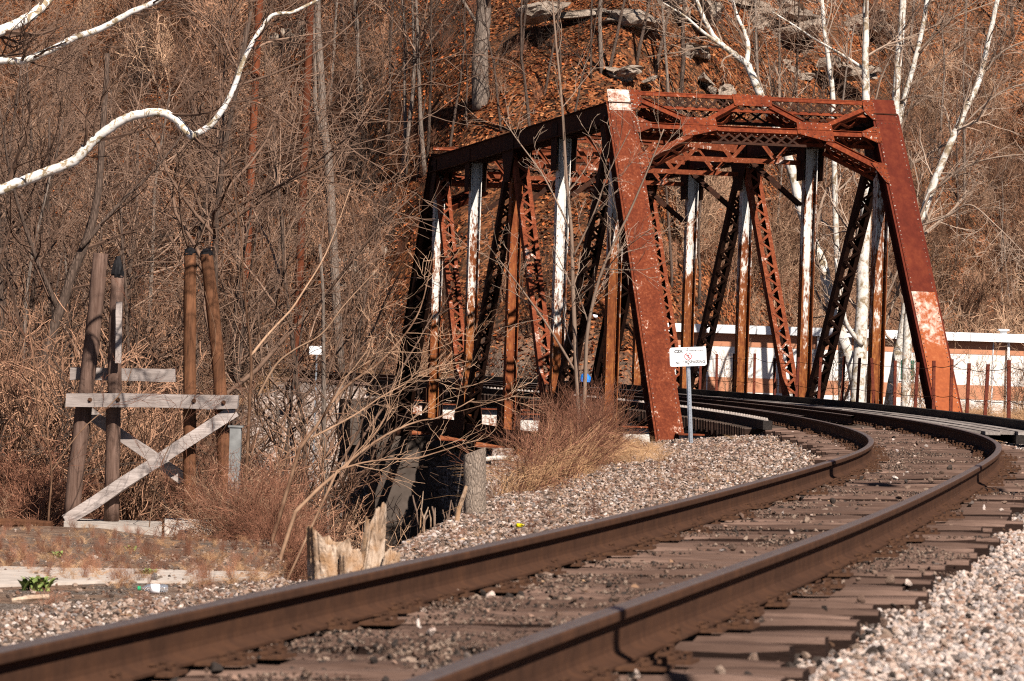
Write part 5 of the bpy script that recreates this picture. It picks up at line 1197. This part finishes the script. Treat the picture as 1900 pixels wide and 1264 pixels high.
# ---------------------------------------------------------------- long building behind the bridge
BYD = 125.0; WB = empty('long_building', (12, BYD, -.8)); tag(WB, 'long low white building with orange stripes behind the bridge', 'building')
M['wall_white'] = m_plain('white_painted_wall', (.74, .70, .66), .8, .08, 1.2); M['wall_orange'] = m_plain('orange_painted_band', (.44, .20, .115), .8, .2, .8); M['roof_white'] = m_plain('white_metal_roof', (.80, .80, .80), .45, .04, 1.5); M['found'] = m_plain('bluish_foundation', (.55, .56, .58), .85, .1, 2); M['green'] = m_plain('green_paint', (.03, .12, .08), .5)
x0, x1 = -6.6, 16
for nm, za, zb, mt, pr in (('wall', -.2, .70, M['wall_stained'], 0), ('orange_band', .70, 1.18, M['wall_orange'], .012), ('wall', 1.18, 2.22, M['wall_stained'], 0), ('orange_band', 2.22, 2.66, M['wall_orange'], .012)):
    mb = MB(); mb.box(x0, x1, -pr, 8, za, zb); mb.build(nm, mt, WB)
mb = MB(); mb.box(x0 - .2, x1 + .2, -.3, 8.3, 2.66, 2.94); rf = mb.build('roof', M['roof_white'], WB)
for x in np.arange(x0 + .4, x1, 2.4): mb = MB(); mb.box(x - .015, x + .015, -.315, -.301, 2.67, 2.93); mb.build('coping_joint', M['found'], rf)
for x in np.arange(x0 + 1.2, x1, 2.4):
    mb = MB(); mb.box(x - .02, x + .02, -.03, -.0125, -.2, 2.66); mb.build('panel_seam', M['found'], WB)
for x in (x0 + 4.9, x0 + 11.3):
    mb = MB(); mb.tube([(x, -.09, -.2), (x, -.09, 2.64)], .05, 8); mb.build('downpipe', M['roof_white'], WB)
mb = MB(); p = at(1862, 612, BYD + 1) - np.array([12, BYD, -.8]); mb.tube([(p[0], 1, 2.9), (p[0], 1, 3.05)], .12, 10); mb.tube([(p[0], 1, 3.05), (p[0], 1, 3.11)], .2, 10); mb.build('roof_vent', M['roof_white'], WB)
p = at(1685, 657, BYD) - np.array([12, BYD, -.8]); mb = MB(); mb.box(p[0] - .22, p[0] + .22, -.03, .02, 1.3, 1.95); wd = mb.build('window', M['green'], WB)
mb = MB(); mb.box(p[0] - .27, p[0] + .27, -.05, -.031, 1.24, 1.29); mb.build('sill', M['wall_white'], wd)

# ---------------------------------------------------------------- poles
M['pole'] = m_wood('rusty_brown_pole', (.10, .03, .015), (.30, .09, .04), 'z', .6)
for path, Y, lab in (([(546, 740), (556, 500), (568, 200), (577, -30)], 118, 'reddish brown wooden pole rising on the upper left hillside'), ([(448, 650), (462, 400), (476, 100), (483, -30)], 121, 'second reddish pole half hidden by the sycamore limb')):
    P = smooth_path([at(x, y, Y) for x, y in path]); b = P[0].copy(); b[2] = gz(b[0], b[1]); root = empty('utility_pole', b); tag(root, lab, 'pole')
    mb = MB(); mb.tube(np.concatenate([[b - np.array([0, 0, .5])], P]), .13, 10); mb.build('shaft', M['pole'], root, origin=b, smooth=True)
    mb = MB(); q_ = P[-1]; mb.beam(q_ + np.array([-1.1, 0, 0]), q_ + np.array([1.1, 0, 0]), .1, .1, (0, 1, 0)); mb.build('crossarm', M['pole'], root, origin=b)
p0 = at(1719, 908, 34.8); b = np.array([p0[0] + 6.2 * math.sin(SUN_AZ), p0[1] + 6.2 * math.cos(SUN_AZ), 0]); b[2] = gz(b[0], b[1])
root = empty('utility_pole', b); tag(root, 'wooden pole beside the track just outside the right edge', 'pole')
mb = MB(); mb.tube([b + np.array([0, 0, -.5]), b + np.array([0, 0, 7.5])], [.15, .12], 12); mb.build('shaft', M['pole'], root, origin=b, smooth=True)
mb = MB(); mb.beam(b + np.array([-.9, .3, 7.1]), b + np.array([.9, -.3, 7.1]), .1, .1, (0, 0, 1)); mb.build('crossarm', M['pole'], root, origin=b)

p0 = at(1085, 1190, 13.4); b = np.array([p0[0] + 4.0 * math.sin(SUN_AZ), p0[1] + 4.0 * math.cos(SUN_AZ), 0]); b[2] = gz(b[0], b[1])
root = empty('trackside_post', b); tag(root, 'slim steel post beside the near track outside the right edge', 'post')
mb = MB(); mb.tube([b + np.array([0, 0, -.3]), b + np.array([0, 0, 4.0 * math.tan(SUN_EL) - b[2]])], .038, 10); mb.build('shaft', M['rust_shade_steel'], root, origin=b)
mb = MB(); mb.tube([b + np.array([0, 0, 4.0 * math.tan(SUN_EL) - b[2]]), b + np.array([0, 0, 4.0 * math.tan(SUN_EL) - b[2] + .03])], .05, 10); mb.build('cap', M['rust_shade_steel'], root, origin=b)

# ---------------------------------------------------------------- small things
def on_ground(px, py, y0=9, y1=60):
    p = ground_hit(px, py, y0, y1); return p
M['weed'] = m_plain('green_weed', (.16, .21, .06), .7, .45, 14)
for px, py, sz, n, lab in ((68, 1098, .20, 46, 'bright green weed clump near the left edge beside the slab'), (276, 1070, .13, 40, 'small dark green weed above the plastic bottle'), (105, 1035, .14, 14, 'pale green weed on the pad left of the footing'), (238, 1022, .14, 12, 'pale green rosette on the pad below the footing')):
    c = on_ground(px, py); mb = MB(); rs = np.random.default_rng(px)
    for k in range(n):
        a = rs.uniform(0, 6.28); L = sz * rs.uniform(.5, 1); o_ = np.array([math.cos(a), math.sin(a), 0]); s_ = np.array([-o_[1], o_[0], 0]); t = np.linspace(0, 1, 5); b0 = rs.normal(0, sz * .25, 3) * np.array([1, 1, 0])
        P = b0 + o_ * (L * .55 * t)[:, None] + np.array([0, 0, 1]) * (L * (t - .45 * t ** 2))[:, None]; w = L * .13 * np.sin(np.pi * np.clip(t * .9 + .1, 0, 1))[:, None] + .001
        V = np.stack([P - s_ * w, P + np.array([0, 0, -.002]) - np.array([0, 0, 1]) * w * .3, P + s_ * w], 1).reshape(-1, 3)
        i = np.arange(4)[:, None] * 3; j = np.arange(2)[None]; mb.add(V, [np.stack([i + j, i + j + 1, i + j + 4, i + j + 3], -1).reshape(-1, 4)])
    o = mb.build('weed', M['weed'], origin=c) if 0 else None
    me = mb.mesh('weed', M['weed'], True); o = link_mesh('weed', me, None, c); tag(o, lab, 'weed')
c = on_ground(282, 1103); BT = empty('plastic_bottle', c, .12); tag(BT, 'clear plastic bottle with green cap lying on the ballast', 'bottle')
t = NT('clear_plastic'); t.b.inputs['Transmission Weight'].default_value = .85; t.b.inputs['IOR'].default_value = 1.3; M['clear'] = t.out((.8, .82, .86), .12)
M['cap_green'] = m_plain('cap_green', (.01, .32, .13), .4, .1); M['label_white'] = m_plain('label_white', (.78, .78, .82), .4, .1, 30)
def lathe_x(pr, k=18, z=.04):
    V = []; a = np.arange(k) * 2 * np.pi / k
    for x, r_ in pr: V += [(x, r_ * math.cos(q_), z + r_ * math.sin(q_)) for q_ in a]
    n = len(pr); i = np.arange(n - 1)[:, None] * k; j = np.arange(k)[None]; j2 = (j + 1) % k; mb = MB()
    mb.add(V, [np.stack([i + j, i + j2, i + k + j2, i + k + j], -1).reshape(-1, 4)[:, ::-1], np.arange(k)[None], (np.arange(k) + (n - 1) * k)[::-1][None]]); return mb
lathe_x([(-.085, .013), (-.065, .014), (-.035, .033), (.0, .036), (.07, .034), (.085, .036), (.11, .033), (.118, .02)]).build('body', M['clear'], BT, smooth=True)
lathe_x([(-.108, .015), (-.106, .017), (-.086, .017), (-.085, .015)]).build('cap', M['cap_green'], BT); lathe_x([(-.012, .037), (.055, .0365)]).build('wrapper', M['label_white'], BT, smooth=True)
def crumple(name, px, py, size, mat, label, cat, seed, flat=.35):
    c = on_ground(px, py); me = stone_mesh(name, mat, seed, flat, 3); rs = np.random.default_rng(seed)
    for v in me.vertices: v.co = Vector(np.array(v.co) * (1 + rs.normal(0, .12, 3)))
    o = link_mesh(name, me, None, c + np.array([0, 0, size * flat * .9 + (.045 if 'scrap' in name or 'leaf' in name else 0)]), (0, 0, rs.uniform(0, 3)), (size, size * .6, size)); return tag(o, label, cat)
crumple('paper_scrap', 668, 1176, .06, m_plain('white_paper', (.8, .79, .76), .6, .05), 'small crumpled white scrap between the rails', 'litter', 4)
crumple('plastic_scrap', 962, 992, .085, m_plain('yellow_plastic', (.75, .62, .01), .5, .1), 'bright yellow plastic scrap on the ballast left of the track', 'litter', 5, .25)
crumple('plastic_scrap', 1385, 968, .09, m_plain('pale_green_plastic', (.5, .56, .48), .5, .1), 'pale green plastic strip between the rails', 'litter', 6, .15)
crumple('plastic_scrap', 1742, 882, .12, m_plain('bluish_plastic', (.26, .28, .42), .35, .2), 'bluish plastic film lying between the rails', 'litter', 7, .06)
crumple('dead_leaf', 1217, 1004, .075, M['leaf_tan'], 'large curled tan leaf beside the left rail', 'leaf', 8, .22)
crumple('pale_rock', 290, 1082, .085, M['slab'], 'angular pale rock behind the plastic bottle', 'rock', 9, .55)
crumple('pale_rock', 175, 1040, .08, M['slab'], 'small white stone on the pad left of the slab', 'rock', 10, .4)
c = on_ground(55, 1122); mb = MB(); mb.tube([c + np.array([-.12, 0, .02]), c + np.array([0, .03, .035]), c + np.array([.12, .05, .05])], [.016, .02, .014], 7, wob=.1); tag(mb.build('driftwood_stick', M['rotten'], origin=c), 'short pale stick on the ballast at the left edge', 'stick')
c = on_ground(1560, 1205, 9, 60); mb = MB(); mb.tube([c + np.array([-.13, .12, .03]), c + np.array([0, 0, .035]), c + np.array([.16, -.25, .03])], [.01, .013, .008], 7, wob=.12); tag(mb.build('driftwood_stick', M['post_brown'], origin=c), 'brown stick lying on the ballast right of the ties', 'stick')
t_ = at(1091, 722, 114); mb = MB()
me = stone_mesh('blue_tarp', m_plain('blue_tarp', (.01, .16, .55), .4, .25, 12), 12, .8, 3); rs = np.random.default_rng(3)
for v in me.vertices: v.co = Vector(np.array(v.co) * (1 + rs.normal(0, .07, 3)))
c = t_.copy(); tag(link_mesh('blue_tarp', me, None, (c[0], c[1], c[2] - .02), None, (.30, .25, .75)), 'bright blue tarp bundle beyond the deck left of the near white post', 'tarp')
c = ground_hit(1105, 596, 118); me = stone_mesh('plastic_bag', m_plain('white_bag', (.75, .73, .82), .5, .2, 9), 14, .8, 2); tag(link_mesh('plastic_bag', me, None, c + np.array([0, -.1, .1]), None, (.13, .1, .14)), 'small white bag on the slope left of the white post', 'litter')
p = at(588, 650, 112); b = np.array([p[0], p[1], gz(p[0], p[1])]); FS = empty('trackside_sign', b); tag(FS, 'small blank white sign on a thin post beside the far track', 'sign')
mb = MB(); mb.box(-.23, .23, -.02, .0, p[2] - b[2] - .13, p[2] - b[2] + .13); mb.build('panel', M['sign_white'], FS); mb = MB(); mb.box(-.025, .025, .001, .04, -.2, p[2] - b[2] + .1); mb.build('post', M['galv'], FS)
